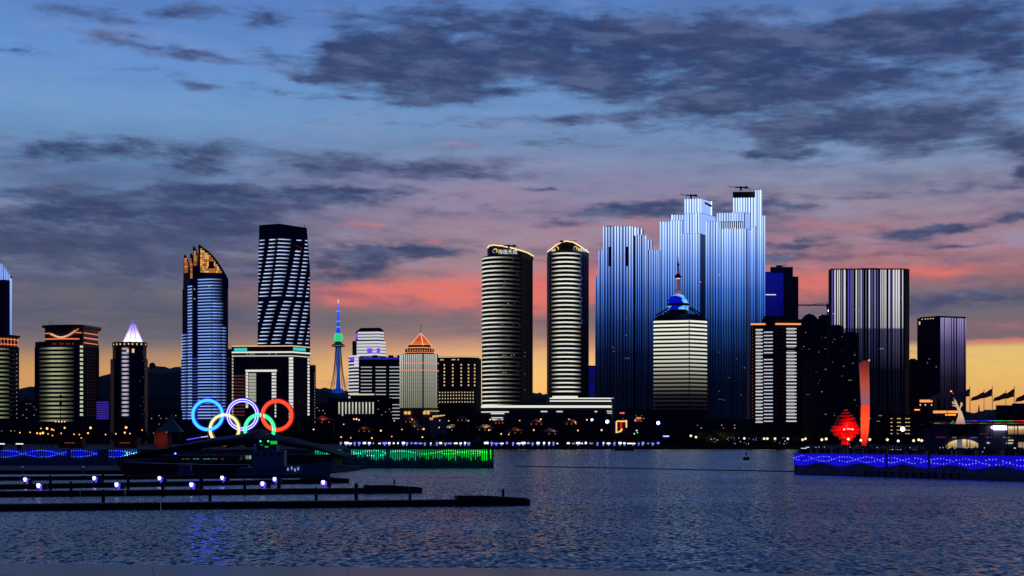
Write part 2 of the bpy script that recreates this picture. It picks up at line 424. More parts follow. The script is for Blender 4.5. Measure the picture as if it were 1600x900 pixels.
# hills behind the city, silhouettes against the afterglow
def hill(pts, d, depth, name='hills'):
    mb = MB(); n = 120; m = 7; vs = []; fs = []
    for j in range(m):
        v = j/(m-1)
        for i in range(n+1):
            px = pts[0][0]+(pts[-1][0]-pts[0][0])*i/n
            k = max(q for q in range(len(pts)-1) if pts[q][0] <= px+1e-6)
            (xa, ya), (xb, yb) = pts[k], pts[k+1]; f = (px-xa)/(xb-xa); f = f*f*(3-2*f)
            hh = Z(ya+(yb-ya)*f, d) + (random.uniform(-3, 3) if 0 < v < 1 else 0)
            vs.append((X(px, d)*(1+(v-.5)*.1), d+(v-.5)*depth, G-1+(hh-G)*sin(pi*v)**.8))
    for j in range(m-1):
        for i in range(n): a = j*(n+1)+i; fs.append((a, a+1, a+n+2, a+n+1))
    return structure(MB().add(vs, fs).build(name, m_hill, kind='structure'))
m_hill = noisy(mat('wooded_hill', (.03,.045,.035), .95), .02, .4)
hill([(-160,612),(0,608),(30,606),(60,603),(120,598),(152,590),(178,582),(205,578),(235,571),(262,574),(300,572),(345,590),(400,603),(480,604),(515,606),(545,612),(600,622),(720,650)], 3600, 1100)
hill([(690,650),(740,632),(790,622),(830,613),(853,615),(890,622),(930,640),(1010,655)], 4200, 900)
hill([(1380,650),(1440,640),(1500,643),(1524,645),(1545,640),(1620,643),(1700,640)], 3600, 900)
# foreground: wet polished ledge of the near quay, out at the bottom edge of the frame
m_ledge = noisy(mat('wet_polished_stone', (.018,.018,.026), .3), 3, .3)
zz = 6.6
def at(px, py, z): d = (H-z)*F/(py-HZ); return (X(px, d), d)
pl = [at(-60,880,zz), at(860,889,zz), at(1350,899,zz), at(1900,909,zz)]
ql = [(x*.9, y-1.6) for x, y in pl][::-1]
led = Thing('quay_ledge', 'wet grey polished stone ledge running along the very bottom edge of the photo', 'ledge', 0, 14, 0)
for i in range(3):
    a, b_ = pl[i], pl[i+1]; n = max(1, int(abs(b_[0]-a[0])/2.2))
    for k in range(n):
        f0, f1 = k/n, (k+1)/n-.0008
        p0 = (a[0]+(b_[0]-a[0])*f0, a[1]+(b_[1]-a[1])*f0); p1 = (a[0]+(b_[0]-a[0])*f1, a[1]+(b_[1]-a[1])*f1)
        MB().prism([(p0[0]*.9, p0[1]-1.5), (p1[0]*.9, p1[1]-1.5), p1, p0], zz-.25, zz).build('ledge_slab', m_ledge, led)
MB().prism([(x, y-.12) for x, y in pl][::1][::-1]+[(x*.93, y-1.3) for x, y in pl], -1, zz-.26).build('ledge_wall', m_conc, led)
# ------------------------------------------------------------------ materials of the city
DK = (.016,.018,.028)
f_dark = facade('dark_curtain_wall', (.034,.042,.075), (.018,.024,.048))
f_navy = facade('navy_glass_wall', (.022,.038,.10), (.012,.024,.07), 4, 2.4, .4)
f_brown = facade('brown_stone_wall', (.07,.056,.07), (.015,.016,.03), 3.3, 3.4)
f_grey = facade('grey_concrete_wall', (.07,.07,.075), (.01,.012,.018), 3.2, 3.0)
m_plain = mat('dark_metal', (.02,.02,.025), .5, .3)
m_steel = mat('painted_steel', (.12,.12,.13), .5)
m_black = mat('black_steel', (.008,.008,.01), .6)
e_warm = emit('warm_window', (255,214,150), .9)
e_dim = emit('dim_window', (190,180,170), .45)
e_amb = emit('amber_lamp', (255,150,60), 2.2)
e_white = emit('white_led', (240,240,225), .95)
e_fade = emit_x('white_led_fading_right', (236,236,220), .95, [(0,.6),(.08,1),(.3,.85),(.55,.25),(.8,.04),(1,0)])
e_mid = emit_x('white_led_bright_middle', (240,240,222), .95, [(0,.05),(.12,.5),(.25,1),(.7,1),(.85,.5),(1,.05)])
e_grn = emit_x('pale_green_led_bright_middle', (190,196,150), .62, [(0,.02),(.2,.25),(.4,1),(.62,.95),(.85,.25),(1,.02)])
e_bw = emit('blue_white_led', (140,175,255), 1.0)
e_bwf = emit_x('blue_white_led_fading_right', (135,172,255), 1.05, [(0,.9),(.3,1),(.6,.75),(.85,.35),(1,.05)])
e_red = emit('red_beacon', (255,60,70), 3)
random.seed(3)
def rnd_wins(vol, x0, x1, y0, y1, n, mats=(e_dim, e_warm), w=2.2, h=1.3):
    """a few rooms still lit, snapped to the storeys"""
    for m_ in mats:
        vol.wins([(x0+round(random.random()*(x1-x0)/2.9)*2.9, y0+round(random.random()*(y1-y0)/4.4)*4.4) for _ in range(n//len(mats)+1)], w*random.choice((.7,1,1.3)), h*random.choice((.8,1,1.2)), m_)
def crane(th, px, py, d, w=28, flip=1, parent=True):
    """rooftop cleaning crane: mast, jib, counterweight box, stay"""
    k = d/F; x = X(px, d); z = Z(py, d); y = d+12
    mb = MB().box(x-1.2, x+1.2, d+1.8, d+4.2, z-4, z+2.4*k)
    y = d+3; z -= 1.5*k
    mb.tube((x-flip*w*.30*k, y, z+2.0*k), (x+flip*w*.35*k, y, z+2.6*k), 1.2, 1.0, 6)
    mb.box(x-flip*w*.33*k-2.2, x-flip*w*.33*k+2.2, y-2, y+2, z+.6*k, z+3.6*k)
    mb.tube((x+flip*w*.35*k, y, z+2.6*k), (x+flip*w*.7*k, y, z+3.4*k), .45, .4, 5)
    mb.tube((x+flip*w*.7*k, y, z+3.2*k), (x+flip*w*.73*k, y, z+5.4*k), .35, .25, 5)
    mb.tube((x-flip*w*.34*k, y, z+2.6*k), (x-flip*w*.6*k, y, z-.5*k), .35, .35, 5)
    return mb.build('roof_crane', m_black, th)

# --- 1 slanted blue-edged tower cut by the left border
d = 1900; th = thing('office_tower', 'dark tower cut by the left edge with slanted white striped top and blue lit edge', 'tower', -20, d)
v = Vol(th, d, [(-64,14),(6,0),(19,10)], 437, f_navy, depth=36)
e_bedge = emit('blue_edge_led', (120,160,255), 1.1)
MB().add([(X(px, d+o), d+o, Z(py, d)) for px, o, py in ((-64,14,438),(6,0,438),(19,10,438),(19,10,432),(4,1,412),(-64,14,372))]+
         [(X(px, d+o+5), d+o+5, Z(py, d)) for px, o, py in ((-64,14,438),(6,0,438),(19,10,438),(19,10,432),(4,1,412),(-64,14,372))],
         [(0,1,4,5),(1,2,3,4),(11,10,7,6),(10,9,8,7),(0,5,11,6),(5,4,10,11),(4,3,9,10),(3,2,8,9)]).build('slanted_crown', mat('pale_crown_panel', (.25,.28,.36), .5), th)
for px in [x*2.6-1 for x in range(-22, 7)]:
    top = 412-(4-px)*.6 if px < 4 else 412+(px-4)*1.35
    v.rib(px-.55, px+.55, Z(437, d), Z(top+1, d), 1.0).build('light_strip', e_bw, th)
v.rib(15.4, 18.2, Z(526, d), Z(434, d), .8).build('light_strip', emit_z('blue_edge', [(100,(60,90,230)),(240,(165,195,255))], 1), th)

# --- 2 round tower with orange crown on the left border
d = 1750; th = thing('round_tower', 'curved tower with orange lit crown at the left edge, pale green storey bands', 'tower', -10, d)
arcf = [(-46+77*t_, 30*(1-sin(pi*min(t_*.9+.05,1)))) for t_ in [i/10 for i in range(11)]]
v = Vol(th, d, [(-46,22),(-30,8),(-10,0),(8,3),(20,12),(30,26)], 541, f_dark, depth=20)
v2 = Vol(th, d, [(-46,22),(-30,8),(-10,0),(8,3),(20,12),(29,26)], 524, mat('crown_wall', (.09,.045,.03), .7), depth=18, zb=v.top, name='crown')
Vol(th, d, [(-48,22),(-30,5),(-10,-3),(8,0),(21,9),(32,26)], 522.6, m_plain, depth=22, zb=v2.top, name='roof')
v.bands(-40, 14, 545, 660, 6.7, 2.6, .8, emit_x('pale_green_led', (190,198,150), .6, [(0,.6),(.6,1),(.85,.6),(1,.1)]))
e_or = emit('orange_led', (255,140,90), .85)
for y_ in (530, 538): v2.rib(-46, 28.5, Z(y_, d), Z(y_-1.3, d), .6).build('light_band', e_or, th)
v2.strips(frange(-40, 28, 5.2), .8, 527, 540, .5, emit('orange_led_soft', (255,150,100), .6), 'crown_post')
v.wins([(26, y_) for y_ in frange(552, 655, 6.7)], 1.6, 1.8, e_dim)
v.wins([(x_+random.random()*2, y_) for y_ in frange(547, 650, 6.7) for x_ in (15,18,22)], 1.8, .9, emit('green_grey_window', (80,96,90), .35))

# --- 3 tower with smile-shaped orange crown
d = 1800; th = thing('office_tower', 'broad dark tower with orange lit crown carrying a smile-shaped row of lights', 'tower', 105, d)
v = Vol(th, d, [(54,16),(66,7),(82,2),(104,0),(122,1),(128,3),(155,44)], 541, f_dark, depth=24)
ve = Vol(th, d, [(55,16),(66,8),(82,3),(104,1),(122,2),(128,4),(154.5,44)], 533, mat('terrace_wall', (.10,.06,.045), .7), depth=20, zb=v.top, name='terrace')
m_crown = mat('crown_panel', (.11,.06,.055), .6)
vc = Vol(th, d, [(70,10),(82,5),(104,3),(122,4),(130,6),(153.5,44)], 511, m_crown, depth=18, zb=ve.top, name='crown')
Vol(th, d, [(65.5,10),(82,0),(108,-4),(130,-2),(158.5,44)], 507.5, m_plain, depth=26, zb=vc.top, name='roof')
v.bands(62, 116, 544, 655, 6.65, 2.9, .9, e_grn)
v.wins([(127.3, y_) for y_ in frange(541.5, 650, 6.65)], 4.6, 3.6, emit('pale_green_window', (215,220,185), .8))
v.wins([(x_, y_) for y_ in frange(548, 650, 5) for x_ in (137,141,145,149)], 1.8, 1.5, emit('brown_window', (96,52,48), .35))
for a_, b_, y_, hh in ((70.5,124,530,1.7),(70.5,79,521,1.4),(118,128,520,1.3),(131,152.5,520,1.2),(131,152.5,528,1.8),(131,152.5,535.5,1.2)):
    vc.rib(a_, b_, Z(y_, d), Z(y_-hh, d), .9).build('light_band', e_or, th)
arcp = [(79+44*i/22, 521+6.5*sin(pi*min(1, (i/22)*1.25+.0))**1 if i < 9 else 527.2-15*((i-9)/13)**1.6) for i in range(23)]
for (x0,y0),(x1,y1) in zip(arcp, arcp[1:]):
    vc.rib(x0, x1+.05, Z((y0+y1)/2+1.3, d), Z((y0+y1)/2+.1, d), 1.4).build('smile_light', e_or, th)
vc.wins([(x_, y_-1) for x_, y_ in arcp[1:20]], .9, 1.6, emit('pale_bulb', (255,225,200), 1.1), 1.2, 'bulb')
ve.wins([(x_, 537) for x_ in (83,87,94.5,98,104,108,114)], 2.6, 3, emit('dim_red_window', (120,50,40), .6))
for px in (72, 77.5): MB().tube((X(px,d), d+12, vc.top), (X(px,d), d+12, Z(500,d)), .35, .15, 5).build('antenna', m_black, th)

# --- 4 pyramid-topped tower
d = 1850; th = thing('pyramid_tower', 'slim dark tower with glowing violet white glass pyramid and thin spire', 'tower', 203, d)
v = Vol(th, d, [(172.5,18),(178,6),(202,0),(226,6),(231,18)], 560, f_navy, depth=18)
v = Vol(th, d, [(176,16),(181,5),(202,0),(224,5),(229,16)], 534, f_navy, depth=16, zb=v.top, name='upper_wall')
vw = Vol(th, d, [(175,16),(181,3),(202,-2),(224,3),(230,16)], 534, mat('parapet_stone', (.14,.12,.10), .7), depth=18, yb=541, name='parapet')
vw.wins([(x_, 537.6) for x_ in (177.5,182.5,188,194.5,201,207,214,221,227.5)], 1.9, 2.4, e_warm)
vl = Vol(th, d, [(172.5,18),(178,4.5),(202,-1.5),(226,4.5),(231,18)], 560, None)
vl.bands(190.5, 201.5, 545, 650, 6.45, 3.4, .9, emit_x('lilac_white_led', (205,195,215), .75, [(0,.4),(.3,1),(.7,1),(1,.3)]))
vl.wins([(x_, 548) for x_ in (199.5, 208)], 3.4, 6, e_warm)
vl.wins([(217+random.random()*10, y_) for y_ in frange(550, 648, 6.45)], 1.6, 1.2, emit('blue_window', (70,100,160), .4))
cx, cy = X(203.5,d), d+14; k = d/F
def pyr(r0, z0, r1, z1, n=4, mb=None, rot=pi/4+.25):
    mb = mb or MB(); vs = [(cx+r0*cos(rot+2*pi*i/n), cy+r0*sin(rot+2*pi*i/n), z0) for i in range(n)]+[(cx+r1*cos(rot+2*pi*i/n), cy+r1*sin(rot+2*pi*i/n), z1) for i in range(n)]
    return mb.add(vs, [tuple(range(n))[::-1], tuple(range(n,2*n))]+[(i,(i+1)%n,n+(i+1)%n,n+i) for i in range(n)])
e_pyr = emit_z('violet_lit_glass', [(Z(534,d),(255,250,255)),(Z(526,d),(248,240,255)),(Z(514,d),(180,155,245)),(Z(502,d),(120,90,205)),(Z(480,d),(100,70,160))], 1.35, 100, 220)
z0_, z1_ = Z(534,d), Z(505,d); r0_, r1_ = 21*k, 3.6*k; rot = pi/4+.25
for i in range(4):                      # glass faces
    a_, b_ = rot+pi/2*i, rot+pi/2*(i+1)
    P = [(cx+r0_*cos(a_), cy+r0_*sin(a_), z0_), (cx+r0_*cos(b_), cy+r0_*sin(b_), z0_), (cx+r1_*cos(b_), cy+r1_*sin(b_), z1_), (cx+r1_*cos(a_), cy+r1_*sin(a_), z1_)]
    Q = [(cx+(x-cx)*.93, cy+(y-cy)*.93, z) for x, y, z in P]
    MB().add(P+Q, [(0,1,2,3),(7,6,5,4),(0,3,7,4),(1,0,4,5),(2,1,5,6),(3,2,6,7)]).build('glass_face', e_pyr, th)
    MB().tube((cx+r0_*1.02*cos(a_), cy+r0_*1.02*sin(a_), z0_), (cx+r1_*1.02*cos(a_), cy+r1_*1.02*sin(a_), z1_), .55, .45, 6).build('hip_beam', emit('violet_led', (170,150,255), .9), th)
    for tt in (.33, .66):
        m0 = [P[0][q]+(P[1][q]-P[0][q])*tt for q in range(3)]; m1 = [P[3][q]+(P[2][q]-P[3][q])*tt for q in range(3)]
        MB().tube([cx+(m0[0]-cx)*1.01, cy+(m0[1]-cy)*1.01, m0[2]], [cx+(m1[0]-cx)*1.01, cy+(m1[1]-cy)*1.01, m1[2]], .35, .25, 5).build('glazing_bar', m_steel, th)
MB().lathe(cx, cy, [(3.0*k, Z(506,d)), (1.2*k, Z(501,d)), (.5*k, Z(495,d)), (.15*k, Z(478,d))], 8).build('spire', emit_z('spire_glow', [(Z(506,d),(140,110,220)),(Z(480,d),(90,75,140))], .8, 100, 230), th)
d = 1650; th = thing('low_block', 'small low block with violet bands between the smile-crowned and violet pyramid towers', 'building', 160, d)
v = Vol(th, d, [(150,3),(171,0)], 626, f_dark, depth=14)
v.bands(151, 170, 628.5, 652, 3.6, 2.4, .4, emit('violet_blue_led', (70,50,190), .55))

# --- 5 golden sail-crown tower
d = 1700; k = d/F; th = thing('office_tower', 'blue banded tower crowned by golden lit pointed sails with a square black hole', 'tower', 320, d)
m_gold = mat('gold_mesh', (.35,.22,.08), .4, .6)
v = Vol(th, d, [(285,26),(302,8),(309,6),(330,0),(347,3),(356.5,12)], 449, f_navy, depth=24)
vb = Vol(th, d, [(283,27),(302,7),(309,5),(330,-1),(347,2),(358,12)], 560, f_navy, depth=25, name='lower_wall')
def sail(pts, o0, o1, nm='crown_sail', m_=m_gold, pr=th):
    # a standing plate between two depths, outline in photo rows, real thickness 2.5 m
    n = len(pts); xa = min(p[0] for p in pts); xb = max(p[0] for p in pts)
    f = lambda p, e: (X(p[0], d+o0+(o1-o0)*(p[0]-xa)/(xb-xa)), d+o0+(o1-o0)*(p[0]-xa)/(xb-xa)+e, Z(p[1], d))
    return MB().add([f(p,0) for p in pts]+[f(p,2.5) for p in pts], [tuple(range(n))[::-1], tuple(range(n,2*n))]+[((i+1)%n,i,n+i,n+(i+1)%n) for i in range(n)]).build(nm, m_, pr)
bigsail = sail([(310,382),(311.5,381),(318,386),(326,391.5),(334,399.5),(341,408.5),(347,417.5),(352,426),(356.2,434),(356.5,449.5),(309,449.5)], 4, 11, 'crown_wall', f_navy)
sail([(301.5,384),(303,383),(306,388),(308.5,396),(309,414),(301,414)], 9, 5, 'crown_wall', f_navy)
sail([(296.8,395),(298.5,393),(301.2,398),(301.2,414),(296.5,430)], 14, 9, 'crown_wall', f_navy)
sail([(287.3,395),(288.5,393),(292.5,400),(294.8,408),(296,418),(296,449),(286,449)], 26, 14, 'crown_wall', f_navy)
sail([(301,413),(309.5,413),(309.5,449.5),(296,449.5),(296.5,429)], 13, 4, 'crown_wall', f_navy)
gz = [( (255,176,96), 1.0), ((255,200,130), .8), ((220,140,60), .7), ((255,160,80), .55), ((190,110,50), .6)]
gm = [emit('gold_lit_panel', c, s_) for c, s_ in gz]
vg = Vol(th, d, [(286,25),(296,13),(309,3.6),(357,10.5)], 382, None)
def crownx(y):       # right outline of the big sail
    P = [(311,381),(318,386),(326,391.5),(334,399.5),(341,408.5),(347,417.5),(352,426)]
    for (xa,ya),(xb,yb) in zip(P, P[1:]):
        if ya <= y <= yb: return xa+(xb-xa)*(y-ya)/(yb-ya)
    return 353
y_ = 387
while y_ < 425:
    xr = crownx(y_-1)-1.5; x_ = 313.0
    while x_ < xr-2:
        w_ = 3.4 if y_ < 414 else 2.2+random.random()*2
        w_ = min(w_, xr-x_)
        if not (325 < x_+w_/2 < 335 and 405 < y_ < 417):
            vg.rib(x_, x_+w_-.45, Z(y_+3, d), Z(y_+.1, d), .55).build('lit_panel', random.choice(gm), bigsail)
        x_ += w_
    y_ += 3.5
Vol(th, d, [(327,3.2),(334.5,4)], 407.5, m_black, depth=1, yb=416, name='square_opening')
for x0_, x1_, y0_, y1_ in ((303.2,307.6,391,412),(298,300.6,402,432),(288.6,293.6,400,423)):
    y_ = y0_
    while y_ < y1_:
        vg.rib(x0_, x1_-(1.5 if y_ < y0_+5 else 0), Z(y_+3.2, d), Z(y_, d), .6).build('lit_panel', random.choice(gm[2:]), th); y_ += 4
e_b1 = emit_x('blue_led_run', (138,176,255), 1.0, [(0,.9),(.1,1),(.55,1),(.75,.55),(1,.04)])
vb2 = Vol(th, d, [(283,26.5),(302,6.5),(309,4.5),(330,-1.5),(347,1.5),(358,11.5)], 449, None)
vb2.bands(309.5, 347, 436.5, 655, 4.72, 1.55, .7, e_b1, skip=lambda i: random.random() < .02)
vb2.bands(331, 348, 474.26, 655, 4.72, 1.5, 1.0, e_bwf, skip=lambda i: random.random() < .04)
vb2.bands(346, 353, 511.9, 655, 4.72, 1.3, 1.0, e_bwf)
vb2.bands(294, 300, 445.9, 655, 4.72, 1.6, .7, e_bw)
vb2.bands(284, 293.5, 521.3, 655, 4.72, 1.4, .7, e_bwf)
vb2.bands(301, 309, 560, 655, 4.72, 1.0, .7, emit('soft_blue_led', (90,120,220), .5))
vb2.strips([330.5, 340], .9, 455, 650, 1.3, emit('vertical_blue_led', (50,80,180), .5))
vb2.wins([(304,451),(304,466),(327,447),(286,521),(329,546)], 1.6, 1.3, e_warm)
v = Vol(th, d+18, [(352,0),(362,2)], 545, f_brown, depth=16, name='side_wing')
v.wins([(x_, y_) for y_ in frange(560, 650, 5) for x_ in (354.5, 357.5)], 1.6, 1.2, emit('brown_lit_window', (150,100,80), .4))

# --- 6 twisted tower
d = 1800; th = thing('twisted_tower', 'tall dark tower wrapped in slanting rows of short blue white lights, blank top', 'tower', 443, d)
# body lofted through four heights
secs = [(655,402,436,484.5),(540,402.5,436,484.5),(420,403.5,437,484.5),(349.5,405,437,479.5)]
vs = []
for py, xl, xc, xr in secs:
    z = Z(py, d) if py < 600 else G
    vs += [(X(xl,d+12), d+12, z), (X(xc,d), d, z+(.0)), (X(xr,d+14), d+14, z-(3.2 if py < 360 else 0)), (X(xr-4,d+50), d+50, z), (X(xl+3,d+50), d+50, z)]
fs = [(0,1,2,3,4)[::-1], (15,16,17,18,19)]
for j in range(3):
    for i in range(5): fs.append((j*5+i, j*5+(i+1)%5, j*5+5+(i+1)%5, j*5+5+i))
MB().add(vs, fs).build('wall', f_navy, th)
def tx(u, py):      # u in 0..1 across the visible front
    P = sorted(secs)
    P = [(p, xl, xr) for p, xl, xc, xr in P]
    for (ya,la,ra),(yb,lb,rb) in zip(P, P[1:]):
        if ya <= py <= yb: f = (py-ya)/(yb-ya); return la+(lb-la)*f+((ra+(rb-ra)*f)-(la+(lb-la)*f))*u
    return P[-1][1]+(P[-1][2]-P[-1][1])*u
e_tw = emit_x('twist_led', (196,216,255), 1.15, [(0,.55),(.12,1),(.6,.85),(1,.25)])
cx_ = lambda c: 395+c/4.29
TU = [(45,88,-20,36),(108,162,38,112),(166,263,122,200),(290,335,217,282),(347,392,292,337),(402,442,350,380)]
TL = [(38,77,-40,25),(108,174,30,103),(203,267,120,190),(285,335,215,277),(347,392,295,338),(402,432,348,380)]
for y0_, n_, TR, pw in ((373.8, 16, TU, 1.25), (471.2, 12, TL, .9)):
    for q in range(n_):
        py = y0_+5.85*q; t_ = (q/(n_-1))**pw; xl, xr = tx(0,py)+.4, tx(1,py)-.4
        vv = Vol(th, d, [(xl-.4,12),(tx(.42,py),0),(xr+.4,14)], py, None)
        for a0, a1, b0, b1 in TR:
            x0_, x1_ = max(cx_(a0+4+(b0-a0)*t_), xl), min(cx_(a1-7+(b1-a1)*t_), xr)
            if x1_-x0_ < 1.4: continue
            if y0_ < 400 and 1 <= q <= 2 and a0 == 290: continue
            vv.rib(x0_, x1_, Z(py+.66, d), Z(py-.66, d), .8).build('light_bar', e_tw, th)
vv = Vol(th, d, [(404,12),(437,0),(482,14)], 400, None)
vv.wins([(463,383),(467,384),(471,386),(464,389),(470,390)], 2, 1.2, emit('dull_red_window', (120,50,50), .5))
MB().tube((X(473,d), d+16, Z(354,d)), (X(473,d), d+16, Z(348,d)), .4, .3, 5).build('antenna', m_black, th)

# --- 7 gate-shaped hotel
d = 1600; th = thing('gate_hotel', 'dark gate-shaped hotel with white window columns and cyan screens under its lit cornice', 'hotel', 423, d)
v = Vol(th, d, [(362,6),(457,0),(484.5,26)], 541.5, f_brown, depth=10)
vr = Vol(th, d, [(361.4,5),(457.2,-1.5),(485,26)], 540, m_plain, depth=14, yb=542.5, name='roof')
vr.rib(362, 484, Z(541.2,d), Z(539.9,d), .5).build('light_band', emit('cornice_gold', (255,205,140), 1.0), th)
e_cy = emit('cyan_screen', (60,205,205), .95)
v.rib(366, 386, Z(548,d), Z(543.4,d), .6).build('cyan_screen', e_cy, th)
v.rib(458, 477, Z(547.2,d), Z(542.4,d), .6).build('cyan_screen', e_cy, th)
v.rib(362.5, 484, Z(551.2,d), Z(549.0,d), 1.2).build('light_band', e_white, th)
v.rib(364, 484, Z(556.4,d), Z(555.4,d), .8).build('light_band', e_white, th)
e_cw = emit('cool_window', (236,236,228), .85)
v.wins([(454.8, y_) for y_ in frange(560, 654, 5.1)], 6.6, 4.0, e_cw, name='window')
v.wins([(482, y_) for y_ in frange(560, 648, 5.1)], 4.5, 3.6, e_cw, name='window')
v.wins([(363.6, y_) for y_ in frange(556, 654, 5.1)], 2.2, 3.2, emit('cool_window_soft', (210,205,200), .7), name='window')
v.rib(384, 432.5, Z(580.5,d), Z(577.6,d), 1.2).build('gate_lintel_light', e_white, th)
v.rib(386.5, 430.5, Z(652,d), Z(581,d), .25).build('gate_recess', mat('recess_glass', (.01,.012,.02), .2), th)
v.wins([(386, y_) for y_ in frange(584, 640, 5.1)], 3.6, 4.2, e_cw, .6, 'window')
v.wins([(394.5, y_) for y_ in frange(585, 628, 5.1)], 11.5, 4.2, emit('pale_lobby_window', (200,202,182), .6), .6, 'window')
v.wins([(427, y_) for y_ in frange(584, 625, 5.1)], 4.4, 3.4, e_cw, .6, 'window')
v.wins([(430.5, y_) for y_ in frange(584, 655, 5.1)], 2.0, 3.4, e_cw, .6, 'window')
v.wins([(374, y_) for y_ in frange(587, 650, 5.1)], 17, 2.2, emit('brown_band', (110,62,56), .42), .4, 'window')
v.wins([(x_, 552.8) for x_ in (386,391,394,397,421,431)], 3, 1.2, e_dim)
d = 1680; th = thing('office_block', 'narrow dark block with dotted light column right of the gate-shaped hotel', 'building', 489, d)
v = Vol(th, d, [(478,0),(488,2),(493.5,8)], 570, f_navy, depth=20)
v.wins([(491.6, y_) for y_ in frange(583, 652, 4.6)], 1.3, 1.6, e_dim)

# --- 8 television tower on the hill
d = 3400; k = d/F; th = thing('television_tower', 'slim blue lit television tower with green ball standing on the hill', 'tower', 528.5, d, Z(612, d))
x, y = X(528.5,d), d; z = lambda py: Z(py, d)
e_tb = emit_z('tower_blue', [(z(612),(20,60,170)),(z(570),(20,80,170)),(z(545),(20,90,190)),(z(520),(30,80,255)),(z(480),(60,110,255))], .9, 100, 360)
MB().lathe(x, y, [(4.4*k, z(614)), (2.9*k, z(590)), (3.0*k, z(543))], 10).build('shaft', e_tb, th)
MB().lathe(x, y, [(3.6*k, z(543)), (10.5*k, z(541.2)), (10.8*k, z(539.4)), (6.5*k, z(537)), (4.5*k, z(534))], 20).build('viewing_deck', mat('deck_grey', (.16,.15,.12), .6), th)
MB().lathe(x, y, [(11.1*k, z(541.0)), (11.1*k, z(540.2))], 20).build('light_band', emit('deck_lamp', (150,140,90), .6), th)
MB().ball(x, y, z(527), 7.2*k, 16).build('lit_ball', emit('green_ball', (40,205,110), .9), th, smooth=True)
for a_ in range(0, 180, 30):
    mb = MB(); R_ = 7.3*k
    pts = [(x+R_*cos(radians(a_))*sin(q*pi/8), y-abs(R_*sin(radians(a_))*sin(q*pi/8))-.3, z(527)-R_*cos(q*pi/8)) for q in range(9)]
    for p, q in zip(pts, pts[1:]): mb.tube(p, q, .5*k*.6, None, 5)
    mb.build('ball_rib', emit('cyan_rib', (90,235,170), 1.0), th)
MB().lathe(x, y, [(4.5*k, z(535)), (5*k, z(533.5))], 14).build('blue_ring', emit('blue_ring', (20,60,230), 1), th)
e_tsp = emit_z('spire_blue', [(z(521),(20,60,235)),(z(486),(50,90,235)),(z(475),(120,120,220)),(z(471),(235,220,200)),(z(465),(150,120,90))], .95, 200, 380)
MB().lathe(x, y, [(3.8*k, z(521)), (2.7*k, z(514)), (2.0*k, z(498)), (1.7*k, z(484)), (1.2*k, z(473)), (.7*k, z(467)), (.25*k, z(461))], 8).build('spire', e_tsp, th)
for yy in (512, 503, 487): MB().lathe(x, y, [(2.9*k, z(yy)), (2.9*k, z(yy-1.8))], 10).build('light_ring', emit('ring_blue', (90,160,255), 1), th)
for a_ in range(8):
    ca, sa = cos(a_*pi/4+.3), sin(a_*pi/4+.3)
    mb = MB(); pr = None
    for py, r in ((611,13.5),(600,10.5),(585,7.8),(565,5.5),(543,4)):
        p = (x+r*k*ca, y+r*k*sa, z(py))
        if pr: mb.tube(pr, p, .8, .8, 5)
        pr = p
    mb.build('leg', mat('mast_leg', (.06,.07,.09), .6), th)
MB().lathe(x, y, [(11*k, z(613)), (8*k, z(609)), (3*k, z(606))], 14).build('base_lights', emit('base_blue', (20,60,190), .6), th)
# --- 9 white terraced tower
d = 2100; th = thing('terraced_tower', 'white lit stepped tower with trapezoid dark roof and purple corner lights', 'tower', 575, d)
v = Vol(th, d, [(544.5,20),(553,8),(590,0),(604.5,12)], 557, f_dark, depth=24)
v1 = Vol(th, d, [(550.5,16),(556,8),(590,1),(603,12)], 532, f_dark, depth=20, zb=v.top, name='upper_wall')
v2 = Vol(th, d, [(556,16),(560,8),(590,2),(600,12)], 517, f_dark, depth=18, zb=v1.top, name='upper_wall')
MB().add([(X(px,d+o), d+o, Z(py,d)) for px, o, py in ((556,10,517.2),(600.5,4,517.2),(600,36,517.2),(558,36,517.2),(564,16,511),(594,12,511),(594,30,511),(566,30,511))],
         [(3,2,1,0),(4,5,6,7),(0,1,5,4),(1,2,6,5),(2,3,7,6),(3,0,4,7)]).build('roof', m_plain, th)
e_w9 = emit('soft_white_led', (222,222,232), .85)
v2.bands(559.5, 599.5, 519.5, 530, 4.6, 3.0, .6, e_w9); v1.bands(557.5, 602.5, 534.5, 553, 4.9, 3.6, .6, e_w9)
v.bands(553.5, 604, 559.5, 572, 5.3, 3.2, .6, e_w9); v.bands(545, 562, 556, 640, 5.35, 2.5, .7, e_w9)
e_pur = emit('purple_led', (120,70,235), 1.0)
for p in ((v2,557,559,520,528),(v,547.5,554,546+12,553+10),(v1,574,582,544,552),(v1,589,593,544,552)):
    p[0].rib(p[1], p[2], Z(p[4],d), Z(p[3],d), 1.2).build('purple_light', e_pur, th)
# --- 10 blue-roofed block in front
d = 1900; th = thing('office_block', 'dark block with blue roof edge and three groups of horizontal lights', 'building', 592, d)
v = Vol(th, d, [(560.5,4),(626,0)], 559.5, f_dark, depth=24)
Vol(th, d, [(560,3.5),(626,-.5)], 558, mat('blue_fascia', (.02,.03,.2), .5), depth=25, zb=v.top, name='roof_edge')
v.rib(560.6, 626, Z(561.5,d), Z(558.8,d), .6).build('light_band', emit('deep_blue_led', (45,50,190), .6), th)
for x0_, x1_ in ((564,581),(587,603),(608.5,625)):
    v.bands(x0_, x1_, 573.5, 652, 5.35, 1.3, .7, emit('block_white', (205,208,205), .7), skip=lambda i: random.random() < .04)
for px, w_ in ((581,8),(606,8),(620,6)): MB().box(X(px,d), X(px+w_,d), d+6, d+12, Z(558,d), Z(554.6,d)).build('roof_plant', mat('blue_plant', (.02,.025,.09), .6), th)
